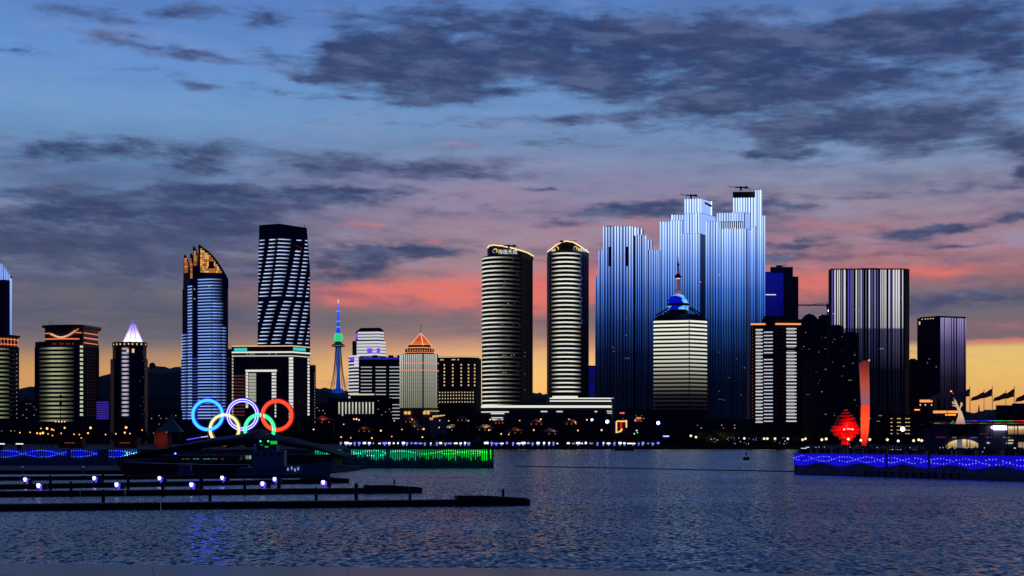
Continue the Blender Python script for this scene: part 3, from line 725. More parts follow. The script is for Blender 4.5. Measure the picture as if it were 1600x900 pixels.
# --- 11 beige tower with orange pyramid
d = 1750; k = d/F; th = thing('pyramid_tower', 'pale finned tower with orange lit pyramid roof and two red lit rings', 'tower', 655, d)
m_stone = noisy(mat('pale_stone', (.32,.30,.26), .7), .1, .15)
v = Vol(th, d, [(624.5,12),(629,7),(661,0),(680,8),(684.5,14)], 552.5, mat('stone_between_fins', (.10,.10,.09), .6), depth=22)
e_fin = emit_z('fin_light', [(G,(110,110,90)),(Z(640,d),(150,150,125)),(Z(580,d),(205,205,190)),(Z(552,d),(235,238,235))], .7, 0, 200)
v.strips([x_ for x_ in frange(626, 683.5, 3.05) if abs(x_-661) > 1], 1.25, 553, 637, .9, e_fin, 'fin')
v.strips([661], 1.6, 553, 637, 1.2, m_stone, 'corner_pier')
v.bands(625.5, 684, 581, 636, 6.1, .8, 1.05, emit('pale_floor_line', (150,150,128), .5), 'floor_line')
for yy in (567, 578.5): v.bands(625, 684.3, yy, yy, 5, 1.5, 1.3, emit('salmon_ring', (235,140,110), .9), 'red_ring')
v1 = Vol(th, d, [(633,14),(636,8),(660,3),(675,9),(678,14)], 544.5, mat('tier_wall', (.20,.11,.07), .7), depth=16, zb=v.top, name='tier')
v2 = Vol(th, d, [(638,16),(641,10),(659,6),(671,11),(673,16)], 538, mat('tier_wall_upper', (.22,.12,.07), .7), depth=12, zb=v1.top, name='tier')
v1.bands(634, 677, 550, 550, 5, 1.2, .7, e_or); v2.bands(639.5, 672, 542.5, 542.5, 5, 1.4, .7, emit('amber_led', (255,170,90), .9))
v1.wins([(x_, 547) for x_ in frange(637, 675, 3.8)], 1.4, 2.4, emit('amber_window', (255,160,90), .8))
cx, cy = X(656,d), d+20
e_py = emit_z('orange_lit_roof', [(Z(538,d),(255,120,60)),(Z(530,d),(220,80,45)),(Z(519,d),(190,60,40))], .85, 80, 160)
rot = .25; z0_, z1_, r0_ = Z(538.5,d), Z(518.5,d), 17.5*k
for i in range(4):
    a_, b_ = rot+pi/2*i, rot+pi/2*(i+1)
    P = [(cx+r0_*cos(a_), cy+r0_*sin(a_), z0_), (cx+r0_*cos(b_), cy+r0_*sin(b_), z0_), (cx, cy, z1_)]
    Q = [(cx+(p[0]-cx)*.85, cy+(p[1]-cy)*.85, p[2]-1.5) for p in P]
    MB().add(P+Q, [(0,1,2),(5,4,3),(0,2,5,3),(1,0,3,4),(2,1,4,5)]).build('roof_face', e_py, th)
    MB().tube((P[0][0],P[0][1],z0_), (cx,cy,z1_), .8, .6, 6).build('hip_beam', emit('orange_beam', (255,180,120), 1.0), th)
    MB().tube((P[0][0],P[0][1],z0_+.4), (P[1][0],P[1][1],z0_+.4), .7, .7, 6).build('eave_light', emit('eave_amber', (255,190,120), 1.0), th)
MB().tube((cx,cy,z1_), (cx,cy,Z(504,d)), .45, .2, 5).build('antenna', m_black, th)
for px in (634, 639.5, 663, 668.5):    # two pairs of square lit shop windows at the foot
    v.wins([(px, 645)], 4, 4.5, emit('shop_window', (245,190,110), .95), 1.5, 'shop_window')
v.bands(663, 684, 642, 642, 5, 1.2, 2.0, emit('porch_light', (225,190,120), .8)); 
# --- 12 hotel with dotted windows
d = 1850; th = thing('hotel_block', 'wide dark brown hotel dotted with small warm windows left of the round banded towers', 'hotel', 718, d)
v = Vol(th, d, [(684,8),(720,0),(735,2),(752,10)], 560, f_brown, depth=30)
vr = Vol(th, d, [(683.6,6),(720,-2),(735,0),(749,8)], 556.5, m_plain, depth=32, zb=v.top, name='roof')
vr.rib(684.5, 748, Z(558.2,d), Z(557.1,d), .5).build('light_band', emit('roof_warm', (255,215,160), .9), th)
v.wins([(x_, y_) for x_ in (694.3,707.5,720.6,732,741.6) for y_ in frange(570, 604, 5.3)], 1.9, 2.3, e_warm, name='window')
v.wins([(x_, y_) for x_ in frange(687, 743, 4.35) for y_ in (613,617.6,622.6,628)], 1.6, 1.8, emit('warm_white_window', (240,215,170), .75), name='window')
v.wins([(x_, 561.8) for x_ in (689,692,707,710,716)], 2.2, 1.4, e_warm)
# --- 13 low columned hall
d = 1650; th = thing('columned_hall', 'low dark hall with eleven tall white lit bars below one long roof light', 'building', 560, d)
v = Vol(th, d, [(512,4),(586,0)], 622, f_grey, depth=30)
vb_ = Vol(th, d-14, [(528,0),(585,0)], 627, f_dark, depth=14, name='porch')
for i in range(11):
    px = 530+5.3*i; vb_.rib(px-.9, px+.9, Z(647+(3 if i == 1 else 0),d), Z(629,d), 1.5).build('lit_column', emit_x('column_white', (228,224,205), .9, [(0,.7),(1,1)], 2), th)
v.rib(547.5, 584.5, Z(617.4,d), Z(615.2,d), 1).build('roof_light', emit('long_warm', (225,215,180), .85), th)
v.rib(547.5, 584.5, Z(622,d), Z(617.4,d), .5).build('roof_parapet', m_plain, th)
v2 = Vol(th, d-6, [(586,0),(613,2)], 621.5, f_grey, depth=24, name='side_wing')
rnd_wins(v2, 588, 612, 626, 648, 5, (e_dim,), 1.6, 1.1)

# --- 14, 15, 16 twin round towers on a shared podium
e_rim = emit('gold_rim', (255,226,160), 1.3)
m_sign = emit('sign_white', (235,235,240), 1.0); m_sgold = emit('sign_gold', (255,200,70), 1.0); m_sviol = emit('sign_violet', (130,120,230), .9)
def cjk(txt, x, y, z, size, m_, th, rz=0, name='sign_text'):
    c = bpy.data.curves.new(name, 'FONT'); c.body = txt; c.size = size; c.extrude = .15; c.align_x = 'LEFT'; c.space_character = 1.0
    o = bpy.data.objects.new(name, c); COL.objects.link(o)
    dg = bpy.context.evaluated_depsgraph_get(); dg.update()
    me = bpy.data.meshes.new_from_object(o.evaluated_get(dg)); bpy.data.objects.remove(o)
    me.materials.clear(); me.materials.append(m_)
    o = bpy.data.objects.new(name, me); COL.objects.link(o); o.parent = th.o
    o.location = (x-th.b[0], y-th.b[1], z-th.b[2]); o.rotation_euler = (pi/2, 0, rz); return o
def slopeprism(th, d, fr, zb, m_, depth, name):   # fr: (px, off, py_top)
    P = [(X(px,d+o), d+o) for px, o, py in fr]; far = max(o for _, o, _ in fr)+d+depth
    poly = P+[(P[-1][0]-2, far), (P[0][0]+2, far)]; zt = [Z(py,d) for *_, py in fr]+[Z(fr[-1][2],d), Z(fr[0][2],d)]
    return MB().prism(poly, zb, zt).build(name, m_, th)
def rim(th, d, fr, r=.75, name='rim_light', m_=None):
    for (xa,oa,ya),(xb,ob,yb) in zip(fr, fr[1:]):
        MB().tube((X(xa,d+oa), d+oa-.8, Z(ya,d)+.3), (X(xb,d+ob), d+ob-.8, Z(yb,d)+.3), r, r, 6).build(name, m_ or e_rim, th)
d = 1850; k = d/F
th = thing('round_tower', 'left of the twin round towers, white bands, tilted gold rim over a white sign', 'tower', 793, d)
m_blk = mat('black_glass', (.010,.012,.02), .18)
f_rt = facade('round_tower_glass', (.026,.028,.042), (.012,.015,.03), 5.5, 2.6, .4)
v = Vol(th, d, [(753,22),(756,13),(763,6),(773,1.5),(784,0),(797,3),(808,10),(815,17),(832.5,44)], 399, f_rt, depth=18)
fr = [(761.5,13,385.6),(765,7,383.2),(772,4,382.6),(785,3,384.4),(800,6,387.2),(815,18,389.2),(825,31,390.6),(833.5,45,393.6)]
slopeprism(th, d, fr, v.top-.5, mat('crown_bronze', (.05,.04,.03), .5), 14, 'crown'); rim(th, d, fr)
v.bands(753.6, 814, 402, 634, 6.78, 2.15, 1.1, e_fade)
for yy, x1_ in ((639.5,784),(644.5,784)): v.rib(754, x1_, Z(yy,d), Z(yy-3.4,d), 1.1).build('light_band', e_white, th)
v.strips([815.5, 820.5, 825.5, 830], .8, 400, 640, .5, mat('dark_fin', (.06,.055,.06), .6), 'fin')
v.wins([(794,474),(797,503),(786,555),(790,555),(799,555),(803,554),(786,582),(790,582),(820,549),(820,583),(820,555),(820,608)], 2.2, 1.2, e_dim)
v.wins([(random.uniform(757,812), 405.4+6.78*random.randint(0,34)) for _ in range(26)], 2.0, 1.6, emit('dim_room', (120,105,80), .35), .3)
sx = X(776.4,d+1.4)
cjk('海逸天成', sx+1.2, d+2.2, Z(394.6,d)-1, 6.4, m_sign, th, .08)
def logo(th, x, y, z, s_, rz=0):    # curling gold leaf over a small violet loop
    MB().torus(x, y, z-.1*s_, .55*s_, .16*s_, 20, 6, a0=-1.1, a1=2.6).build('sign_logo', m_sgold, th)
    MB().torus(x-.45*s_, y, z-.35*s_, .42*s_, .10*s_, 20, 6, a0=1.6, a1=5.4).build('sign_logo', m_sviol, th)
logo(th, X(774,d), d+1.6, Z(390.8,d), 4.2)
crane(th, 795, 384.4, d, 26, -1)
d = 1900
th = thing('round_tower', 'right of the twin round towers, gold rim rising to a central peak', 'tower', 887, d)
v = Vol(th, d, [(854.5,34),(857,22),(862,12),(872,3),(884,0),(896,3),(907,12),(914,22),(920,36)], 396, f_rt, depth=16)
fr = [(855.3,32,389),(868,10,382.5),(876,4,378.6),(885,1,376.8),(896,4,378.2),(908,14,384),(920,34,389.6)]
slopeprism(th, d, fr, v.top-.5, mat('crown_bronze_dark', (.05,.04,.03), .5), 12, 'crown'); rim(th, d, fr)
v.bands(862.5, 907, 395.5, 612, 6.75, 2.15, 1.1, e_mid)
v.rib(864, 902, Z(622,d), Z(618.5,d), 1.1).build('light_band', e_white, th)
v.strips([911.5, 915.5, 918], .7, 398, 640, .5, mat('dark_fin2', (.06,.055,.06), .6), 'fin')
for q in range(26):
    yy = 398+q*4.4; v.wins([(904+random.random()*5, yy)], 2.0, 2.2, emit('blue_sequin', (50,80,210), .7) if q == 0 else bpy.data.materials['blue_sequin'], .6, 'blue_light')
cjk('海逸天成', X(902.5,d+6), d+6.5, Z(390.6,d), 4.8, m_sign, th, .75)
cjk('海逸', X(861,d+20), d+15.5, Z(390.4,d), 4.0, m_sign, th, -.75); logo(th, X(899.5,d), d+4, Z(386.5,d), 3.6); 
MB().torus(X(870.5,d), d+6, Z(387,d), 1.8, .6, 16, 6, a0=-1, a1=2.2).build('sign_logo', m_sgold, th)
crane(th, 885, 377.6, d, 22, 1)
d = 1790; th = thing('podium', 'long low podium under the twin round towers striped by white horizontal light lines', 'building', 856, d)
v = Vol(th, d, [(752,8),(765,0),(950,4),(957,10),(959,22)], 637, f_dark, depth=60)
v2 = Vol(th, d+6, [(858,0),(950,2),(957,8),(959,20)], 622.5, f_dark, depth=50, zb=v.top, name='upper_wall')
v.rib(752.6, 958, Z(637,d), Z(633.4,d), 1.2).build('light_band', e_white, th)
for yy in (627.3, 622.3+.8): v2.rib(859, 958, Z(yy,d), Z(yy-1.9,d), 1.0).build('light_band', e_white, th)
for x0_, x1_, yy, hh in ((753,795,644.5,1.6),(767,788,647,1.8),(845,855,643.8,1.6),(869.5,879,643.8,1.6),(929,933,643.8,1.6),(948,956,643,1.2),(949,955,646,1.2),(768,786,653.5,1.4),(770,786,656.5,1.4)):
    v.rib(x0_, x1_, Z(yy,d), Z(yy-hh,d), 1.6).build('light_band', emit('line_white', (235,238,225), .9), th)
MB().tube((X(958,d), d+8, G), (X(958,d), d+8, Z(622,d)), 1.8, 1.8, 8).build('corner_pier', mat('pale_pier', (.2,.2,.19), .6), th)
d = 2300; th = thing('distant_block', 'distant block glowing deep blue in the gap right of the twin round towers', 'building', 924, d)
v = Vol(th, d, [(917,0),(930,3)], 571, f_navy, depth=20)
v.bands(917.3, 929.6, 575, 625, 3.6, 1.6, .5, emit('deep_blue_band', (30,35,170), .45))

# --- 17, 18, 19 the three blue strip-lit stepped towers
def zr(y): return Z(y, 2050)
stA = [(zr(600),(4,8,26)),(zr(555),(8,20,56)),(zr(510),(24,52,112)),(zr(460),(66,104,190)),(zr(410),(130,164,232)),(zr(365),(190,210,250)),(zr(300),(214,228,255))]
stB = [(zr(600),(3,8,26)),(zr(555),(8,24,58)),(zr(505),(24,62,124)),(zr(455),(64,112,196)),(zr(405),(126,166,232)),(zr(360),(184,214,250)),(zr(300),(205,228,255))]
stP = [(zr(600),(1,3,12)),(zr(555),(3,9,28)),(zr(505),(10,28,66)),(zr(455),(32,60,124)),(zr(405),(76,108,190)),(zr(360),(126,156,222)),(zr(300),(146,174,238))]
eA = emit_z('tower_strip_white', stA, 1.6, 0, 400, .35); eB = emit_z('tower_strip_blue', stB, 1.6, 0, 400, .25)
def glowwall(name, stops, st):        # wall between the strips; their wash of light is put into its emission
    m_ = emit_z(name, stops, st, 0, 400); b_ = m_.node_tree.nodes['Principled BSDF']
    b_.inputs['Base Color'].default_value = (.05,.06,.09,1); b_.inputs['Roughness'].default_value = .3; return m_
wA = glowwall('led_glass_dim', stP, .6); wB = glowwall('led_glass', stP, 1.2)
m_seam = mat('seam_navy', (.012,.02,.07), .5)
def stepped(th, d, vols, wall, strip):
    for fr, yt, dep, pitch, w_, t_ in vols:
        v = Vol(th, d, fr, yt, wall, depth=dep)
        x0_, x1_ = fr[0][0], fr[-1][0]; xs = []
        x = x0_+.9
        while x < x1_-.5:
            xs.append(x); x += pitch*(.75+.5*random.random() if wall is wA else .94+.12*random.random())
        if wall is not wA and len(fr) == 3 and fr[2][1] > fr[1][1]+10: xs = [q for q in xs if q < fr[1][0]+.5]+[q for q in xs[::2] if q > x1_-3]
        v.strips(xs, (lambda px: w_*random.uniform(.7,1.4)) if wall is wA else (lambda px: w_*random.choice((.55,.75,1,1.15))), None, 652, t_, strip)
        v.strips([q+pitch*.5 for q in xs if q+pitch*.5 < x1_ and random.random() < (.8 if wall is wA else .72)], lambda px: random.choice((.45,.6,.9)), None, 652, t_*1.15, m_seam, 'dark_seam')
        Vol(th, d, [(p, o-.6) for p, o in fr], yt-.5, m_plain, depth=dep+1, zb=v.top, name='roof')
        yield v
d = 2000; th = thing('strip_lit_tower', 'leftmost blue white strip-lit stepped tower, two dark slots near its top', 'skyscraper', 972, d)
vols = [([(930,10),(936,9)], 431, 40, 3.6, 1.5, .9), ([(935,7),(943,6)], 391, 40, 3.6, 1.5, .9),
        ([(942,3),(984,0),(1006,26)], 354, 30, 4.3, 1.7, .9), ([(1004,22),(1010,18),(1019,22)], 371.5, 24, 3.8, 1.3, .8),
        ([(993,1),(1003,0),(1010,8)], 367.5, 14, 3.8, 1.3, .8), ([(1011,10),(1020,8),(1032,18)], 389, 18, 3.4, 1.2, .8)]
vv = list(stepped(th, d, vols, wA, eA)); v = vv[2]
m_slot = mat('slot_black', (.006,.006,.02), .4)
for x0_, x1_ in ((951,955.6),(977.2,981.4)): v.rib(x0_, x1_, Z(416,d), Z(385.5,d), 1.6).build('dark_slot', m_slot, th)
v.rib(990.2, 993.2, Z(640,d), Z(367,d), 1.5).build('dark_slot', m_slot, th)
MB().tube((X(957.5,d), d-2.6, Z(404,d)), (X(976,d), d-3, Z(399.6,d)), .45, .45, 5).build('catwalk_light', e_dim, th)
v.wins([(979,498),(978,524),(958,543),(959,549),(978,560),(982,560)], 1.5, 1.1, emit('faint_warm', (200,150,90), .55), 1.3)
for px in (951, 955, 978): MB().box(X(px-2,d), X(px+2,d), d+8, d+12, Z(354,d), Z(351.6,d)).build('roof_plant', m_black, th)
d = 2080; th = thing('strip_lit_tower', 'middle blue strip-lit stepped tower, boxy top with small dark lettering and a roof crane', 'skyscraper', 1075, d)
vols = [([(1069.5,30),(1096,26),(1112,52)], 306, 16, 4.1, 1.6, .8), ([(1049,24),(1071,22)], 332, 50, 4.1, 1.6, .8),
        ([(1070,22),(1095,18),(1118,52)], 330, 20, 4.1, 1.6, .8), ([(1031,16),(1050,13)], 344, 60, 4.1, 1.7, .8),
        ([(1048,12),(1068,10)], 343, 60, 3.9, 1.6, .8), ([(1066.7,3),(1094,0)], 365, 20, 4.2, 1.5, .8)]
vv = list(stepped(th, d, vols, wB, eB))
v = Vol(th, d, [(1094,0.5),(1102.5,18)], 364.5, m_slot, depth=8, name='dark_side_wall')
v = vv[0]
for q, (px, py) in enumerate(((1102,311.5),(1105,312),(1107.5,312.6),(1110,313))): v.rib(px-1, px+.9, Z(py+1.6,d), Z(py-1.8,d), 1.4).build('sign_letter', m_slot, th)
v.wins([], 1, 1, e_red); MB().ball(X(1094.5,d), d-2, Z(440.8,d), .7, 8).build('red_beacon', e_red, th)
crane(th, 1080, 305.6, d, 22, -1)
d = 2050; th = thing('strip_lit_tower', 'rightmost and tallest blue strip-lit stepped tower, dark unfinished cap with crane on top', 'skyscraper', 1148, d)
vols = [([(1120,24),(1162,20),(1180,34)], 329, 30, 4.0, 1.5, .8), ([(1145.5,30),(1179.5,28)], 304, 24, 4.0, 1.6, .8),
        ([(1180,20),(1191,19)], 293.5, 34, 3.9, 1.7, .8), ([(1190.5,24),(1195.5,26)], 333, 30, 3.2, 1.3, .8),
        ([(1102.6,8),(1124,6)], 345, 50, 4.1, 1.6, .8), ([(1124,3),(1164.5,0),(1176,16)], 357.5, 20, 3.9, 1.5, .8), ([(1174,14),(1182,14)], 352, 20, 3.9, 1.4, .8)]
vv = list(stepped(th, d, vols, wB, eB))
v = Vol(th, d, [(1145,28),(1179.6,27)], 294.5, mat('unfinished_cap', (.06,.02,.02), .8), depth=22, ztop=Z(294.5,d), zb=Z(303.4,d), name='unfinished_cap')
v = Vol(th, d, [(1124.5,19),(1161,16)], 343, mat('work_terrace', (.10,.10,.14), .7), depth=4, yb=356, name='terrace_wall')
v.strips(frange(1126, 1160, 3.3), 1.0, 344, 355, .6, eB)
v.wins([(x_, 354+random.uniform(-1.4,1)) for x_ in (1127,1131,1134,1139,1143,1148,1158,1161)], 1.3, 1.0, e_amb, .8, 'work_lamp')
v = vv[5]; v.wins([(1124,429)], 1.0, 1.0, e_red, 1.3, 'red_beacon')
v.wins([(1151,561),(1163,574),(1164,575),(1139,590),(1118,611),(1124,611),(1158,617),(1124,624),(1127,624),(1131,625),(1115,550)], 1.6, .9, emit('faint_cool', (130,150,170), .4), 1.2)
crane(th, 1158, 293, d, 26, -1)

# --- 20 globe-topped banded tower
d = 1700; k = d/F; th = thing('globe_tower', 'white banded office tower topped by a blue glowing globe, stays and a red lit mast', 'tower', 1063, d)
v = Vol(th, d, [(1021.6,14),(1024,11),(1078,0),(1100,11),(1104.5,15)], 499, f_dark, depth=22)
e_gb = emit_z('tower_band', [(Z(640,d),(8,8,10)),(Z(618,d),(36,36,36)),(Z(590,d),(130,128,112)),(Z(560,d),(212,212,196)),(Z(500,d),(246,246,230))], 1, 0, 170)
v.bands(1022, 1104, 501.8, 636, 6.22, 3.0, .8, e_gb); v.strips([1077], 1.1, 499, 640, 1.0, mat('corner_grey', (.1,.1,.1), .6), 'corner_pier')
MB().add([(X(px,d+o), d+o, Z(py,d)) for px, o, py in ((1021,12,499),(1078,-2,499),(1105.5,14,499),(1104,38,499),(1024,38,499),(1030,14,490.5),(1074,6,489),(1096,15,490.5),(1094,34,490.5),(1032,34,490.5))],
         [(4,3,2,1,0),(5,6,7,8,9),(0,1,6,5),(1,2,7,6),(2,3,8,7),(3,4,9,8),(4,0,5,9)]).build('roof', m_plain, th)
cx, cy = X(1062.5,d), d+20
MB().lathe(cx, cy, [(14.5*k, Z(491,d)), (14.5*k, Z(482,d))], 20).build('drum', m_black, th)
e_gl = emit('globe_blue', (10,20,210), .9); t = e_gl.node_tree; V.tree = t
tcn = t.nodes.new('ShaderNodeTexCoord'); nz = noise(V(tcn.outputs['Object']), .085, 3, .5)
t.links.new(ramp(nz, [(.50,(*lin((6,12,190)),1)),(.53,(*lin((70,170,255)),1)),(.7,(*lin((150,215,255)),1))]).s, t.nodes['Principled BSDF'].inputs['Emission Color'])
prof = [(17.2*k, Z(472,d))]+[(17.2*k*cos(a_), Z(471.5,d)+14.5*k*sin(a_)) for a_ in [i*pi/2/8 for i in range(8)]]+[(.5, Z(457,d))]
MB().lathe(cx, cy, prof, 28).build('globe', e_gl, th, smooth=True)
MB().lathe(cx, cy, [(17.5*k, Z(476,d)), (17.5*k, Z(472.2,d))], 28).build('dark_belt', m_black, th)
MB().lathe(cx, cy, [(16.6*k, Z(482,d)), (17.8*k, Z(476.2,d))], 28).build('globe_lower', e_gl, th)
e_ms = emit_z('mast_glow', [(Z(458,d),(180,110,130)),(Z(450,d),(120,60,80)),(Z(436,d),(120,70,95)),(Z(426,d),(100,70,90)),(Z(415,d),(50,35,50))], .75, 150, 240)
MB().lathe(cx, cy, [(4.2*k,Z(457,d)),(2.2*k,Z(446,d)),(2.8*k,Z(433,d))], 10).build('mast', e_ms, th)
MB().lathe(cx, cy, [(2.4*k,Z(434.5,d)),(2.8*k,Z(432,d))], 10).build('mast_lamp', emit('mast_lamp', (255,225,220), 1.4), th)
MB().lathe(cx, cy, [(3.0*k,Z(431.6,d)),(5.6*k,Z(430,d)),(5.2*k,Z(428.6,d)),(2.5*k,Z(425,d))], 14).build('mast_disc', m_black, th)
MB().lathe(cx, cy, [(2.2*k,Z(425,d)),(1.4*k,Z(412,d))], 8).build('mast', e_ms, th)
MB().lathe(cx, cy, [(2.2*k,Z(412,d)),(1.6*k,Z(409,d)),(.8*k,Z(405,d)),(.3*k,Z(397,d))], 8).build('mast_tip', m_black, th)
for px0, px1, o in ((1026,1047,10),(1101,1080,12),(1040,1051,-1),(1090,1076,0)):
    MB().tube((X(px0,d+8), cy-12+o, Z(491,d)), (X(px1,d+8), cy-6, Z(478.6,d)), .9, .9, 6).build('stay', m_black, th)
MB().box(X(1038,d), X(1047,d), d+6, d+12, Z(490,d), Z(487,d)).build('roof_plant', mat('tan_plant', (.2,.18,.15), .7), th)

# --- 21 dark tower behind with blue side
d = 2250; th = thing('tower_block', 'dark stepped tower behind with one deep blue glowing face and a small roof crane', 'tower', 1220, d)
vb_ = Vol(th, d, [(1190,0),(1224,3)], 424.5, mat('blue_glow_wall', (.02,.03,.2), .5), depth=30)
vb_.strips(frange(1197, 1223, 3.2), 2.3, 426, 520, .4, emit_z('royal_blue_led', [(Z(510,d),(4,4,50)),(Z(470,d),(8,10,120)),(Z(430,d),(12,18,135))], .8, 150, 290), 'blue_panel')
Vol(th, d-8, [(1203.5,0),(1238,2)], 417, f_dark, depth=30, name='upper_wall', yb=424); Vol(th, d-4, [(1224,0),(1239,1)], 417, f_dark, depth=30); Vol(th, d-2, [(1238,0),(1247.5,2)], 432, f_dark, depth=30)
vb_.rib(1196, 1212, Z(461,d), Z(459.8,d), 1.2).build('light_band', e_white, th); crane(th, 1220, 416.4, d, 13, 1)
# --- 22 residential towers
d = 1600; th = thing('apartment_tower', 'broad apartment tower with ladder-like columns of white window bands and orange lit eaves', 'apartment tower', 1212, d)
v = Vol(th, d, [(1173,4),(1197,2),(1208.5,0),(1252,3)], 507, f_brown, depth=26)
Vol(th, d+2, [(1196.5,6),(1211,6)], 503.5, f_brown, depth=16, zb=v.top, name='stair_core')
v3 = Vol(th, d, [(1190,5),(1257,5)], 498, m_plain, depth=22, yb=503.6, name='roof'); Vol(th, d, [(1193,8),(1245,8)], 493, m_plain, depth=16, zb=v3.top, name='roof')
e_ev = emit('eave_orange', (255,160,95), 1.1)
for x0_, x1_ in ((1173,1196),(1211.5,1251)): v.rib(x0_, x1_, Z(507.4,d), Z(505,d), 1.6).build('eave_light', e_ev, th)
e_rb = emit('room_white', (225,225,228), .8); e_rs = emit('room_grey', (180,180,190), .6)
for x0_, x1_, yy0 in ((1180.5,1191.8,515),(1228.5,1244.3,513.5)):
    v.bands(x0_, x1_, yy0, 657, 5.35, 2.1, .5, e_rb, skip=lambda i: random.random() < .03)
    v.bands(x0_+1, x1_-3, yy0+2.6, 655, 5.35, .9, .5, e_rs, skip=lambda i: random.random() < .3)
v.bands(1193.5, 1207.5, 519, 657, 5.35, 1.5, .6, emit('room_cool', (215,220,240), .85), skip=lambda i: random.random() < .08)
v.wins([(1175.6, y_) for y_ in frange(512, 655, 5.35)], 1.1, 1.4, emit('small_orange', (170,90,60), .6))
v.wins([(x_, y_) for y_ in frange(512, 650, 5.35) for x_ in (1213,1220,1224)], 1.2, 1.1, emit('very_dim_window', (60,36,36), .35))
v.strips([1180, 1192.6, 1228, 1244.8], .6, 508, 655, .9, f_grey, 'pier')
# --- 23 dark mid-rises
specs = [(1251,1282,498,1780,'dark mid-rise with a rounded dome roof right of the ladder-lit apartment tower'),
         (1279,1300,493,2000,'dark slab peeking up just left of the striped broad tower'),
         (1296,1318,509,1820,'dark slab below the striped broad tower, lower than the domed one'),
         (1316,1342,520,1700,'lower dark slab directly behind the tall red column'),
         (1418,1436,562,2000,'dark low block in the bright gap between the two right towers'),
         (1256,1300,560,1560,'dark front row apartment block behind the red sculpture')]
for x0_, x1_, yt, d, lb in specs:
    th = thing('mid_rise', lb, 'building', (x0_+x1_)/2, d)
    v = Vol(th, d, [(x0_,6),(x0_+(x1_-x0_)*.35,0),(x1_,2)], yt, f_brown if yt > 515 else f_dark, depth=26)
    if yt == 498: MB().lathe(X(1269,d), d+16, [(12*d/F,v.top),(11*d/F,v.top+3),(7*d/F,v.top+6),(.5,v.top+8)], 20).build('dome_roof', m_plain, th)
    Vol(th, d, [(x0_+4,8),(x1_-5,8)], yt-2.2, m_plain, depth=10, zb=v.top, name='roof_house')
    if x0_ < 1400: rnd_wins(v, x0_+2, x1_-2, yt+8, 650, 8, (e_dim, emit('weak_warm_window', (220,175,110), .5), emit('grey_blue_window', (90,100,120), .4)), 1.4, 1.1)
# --- tower crane beside the striped tower
d = 1950; th = thing('tower_crane', 'thin construction crane with a bright blue white lamp beside the striped broad tower', 'crane', 1292, d)
MB().tube((X(1293,d),d,G), (X(1293,d),d,Z(474,d)), 1.0, 1.0, 4).build('mast', m_black, th)
mb = MB().tube((X(1240,d),d,Z(477.5,d)), (X(1300,d),d,Z(477.5,d)), .45, .45, 4); mb.tube((X(1293,d),d,Z(472,d)), (X(1262,d),d,Z(477.2,d)), .25, .25, 4)
for i in range(12): a_ = 1242+i*4.6; mb.tube((X(a_,d),d,Z(477.5,d)), (X(a_+2.3,d),d,Z(476,d)), .22, .22, 4); mb.tube((X(a_+2.3,d),d,Z(476,d)), (X(a_+4.6,d),d,Z(477.5,d)), .22, .22, 4)
mb.tube((X(1240,d),d,Z(476,d)), (X(1298,d),d,Z(476,d)), .35, .35, 4); mb.build('jib', m_black, th)
MB().box(X(1291,d), X(1295,d), d-3, d, Z(481,d), Z(477,d)).build('cab', m_black, th)
MB().ball(X(1294.4,d), d-5, Z(486,d), 1.9, 10).build('lamp', emit('crane_lamp', (150,205,255), 8), th)
# --- 24 broad striped tower
d = 1900; th = thing('striped_tower', 'broad rectangular tower striped by uneven white and violet vertical lights, dim lower half', 'skyscraper', 1358, d)
v = Vol(th, d, [(1294.5,6),(1298,1),(1414,0),(1421,10)], 421, f_dark, depth=34)
Vol(th, d, [(1297,-.4),(1414.6,-1.4),(1421.5,9)], 419.6, m_plain, depth=36, zb=v.top, name='roof')
Vol(th, d, [(1345,6),(1372,6)], 418.6, m_black, depth=10, ztop=Z(418,d), name='roof_house', zb=v.top)
def strz(nm, c, cd, s_): return emit_z(nm, [(G,(5,5,12)),(Z(580,d),(12,12,26)),(Z(545,d),cd),(Z(514,d),tuple(int(q*1.3) for q in cd)),(Z(511.5,d),tuple(int(q*.85) for q in c)),(Z(460,d),c),(Z(421,d),c)], s_, 0, 250)
sw = strz('stripe_white', (222,220,228), (58,58,80), .9); sv = strz('stripe_violet', (96,90,190), (36,34,80), .7); sg = strz('stripe_grey', (130,128,146), (40,38,60), .8)
x = 1299.5; i = 0
while x < 1413:
    w_ = random.choice((1.0, 1.3, 1.8, 2.6)); m_ = random.choice((sw, sw, sw, sg, sv))
    v.rib(x, min(x+w_, 1413.6), Z(655,d), Z(421.5,d), .8).build('light_strip', m_, th)
    x += w_+random.choice((1.3, 1.8, 2.4, 3.8)); i += 1
v.wins([(1337,484),(1342,484),(1345.5,483),(1376,545),(1379,545),(1302,490),(1409,465)], 2, 1.2, emit('teal_window', (120,190,190), .7), .95)
# --- 25 dark right tower
d = 1850; th = thing('corner_tower', 'dark tower at the right, faint violet strips on its right face, lit roof corner', 'tower', 1471, d)
v = Vol(th, d, [(1433,26),(1436,22),(1467,0),(1509,16)], 495, f_dark, depth=16)
Vol(th, d, [(1437,22),(1467,-.6),(1509.6,15.6)], 493.4, m_plain, depth=16, zb=v.top, name='roof')
e_v5 = emit_z('violet_strip', [(Z(640,d),(8,7,14)),(Z(590,d),(32,28,46)),(Z(540,d),(82,72,120)),(Z(496,d),(160,146,205))], .85, 0, 175)
x = 1469.5
while x < 1508: v.rib(x, x+random.choice((1.6,2.2,2.6)), Z(645,d), Z(496,d), .7).build('light_strip', e_v5, th); x += random.choice((3.4,4.2,4.9))
v.wins([(x_, 497) for x_ in (1441,1446,1450,1454,1458)], 2, 1.2, e_warm); v.wins([(1437,501.5),(1437,504)], 2, 2.4, e_warm)
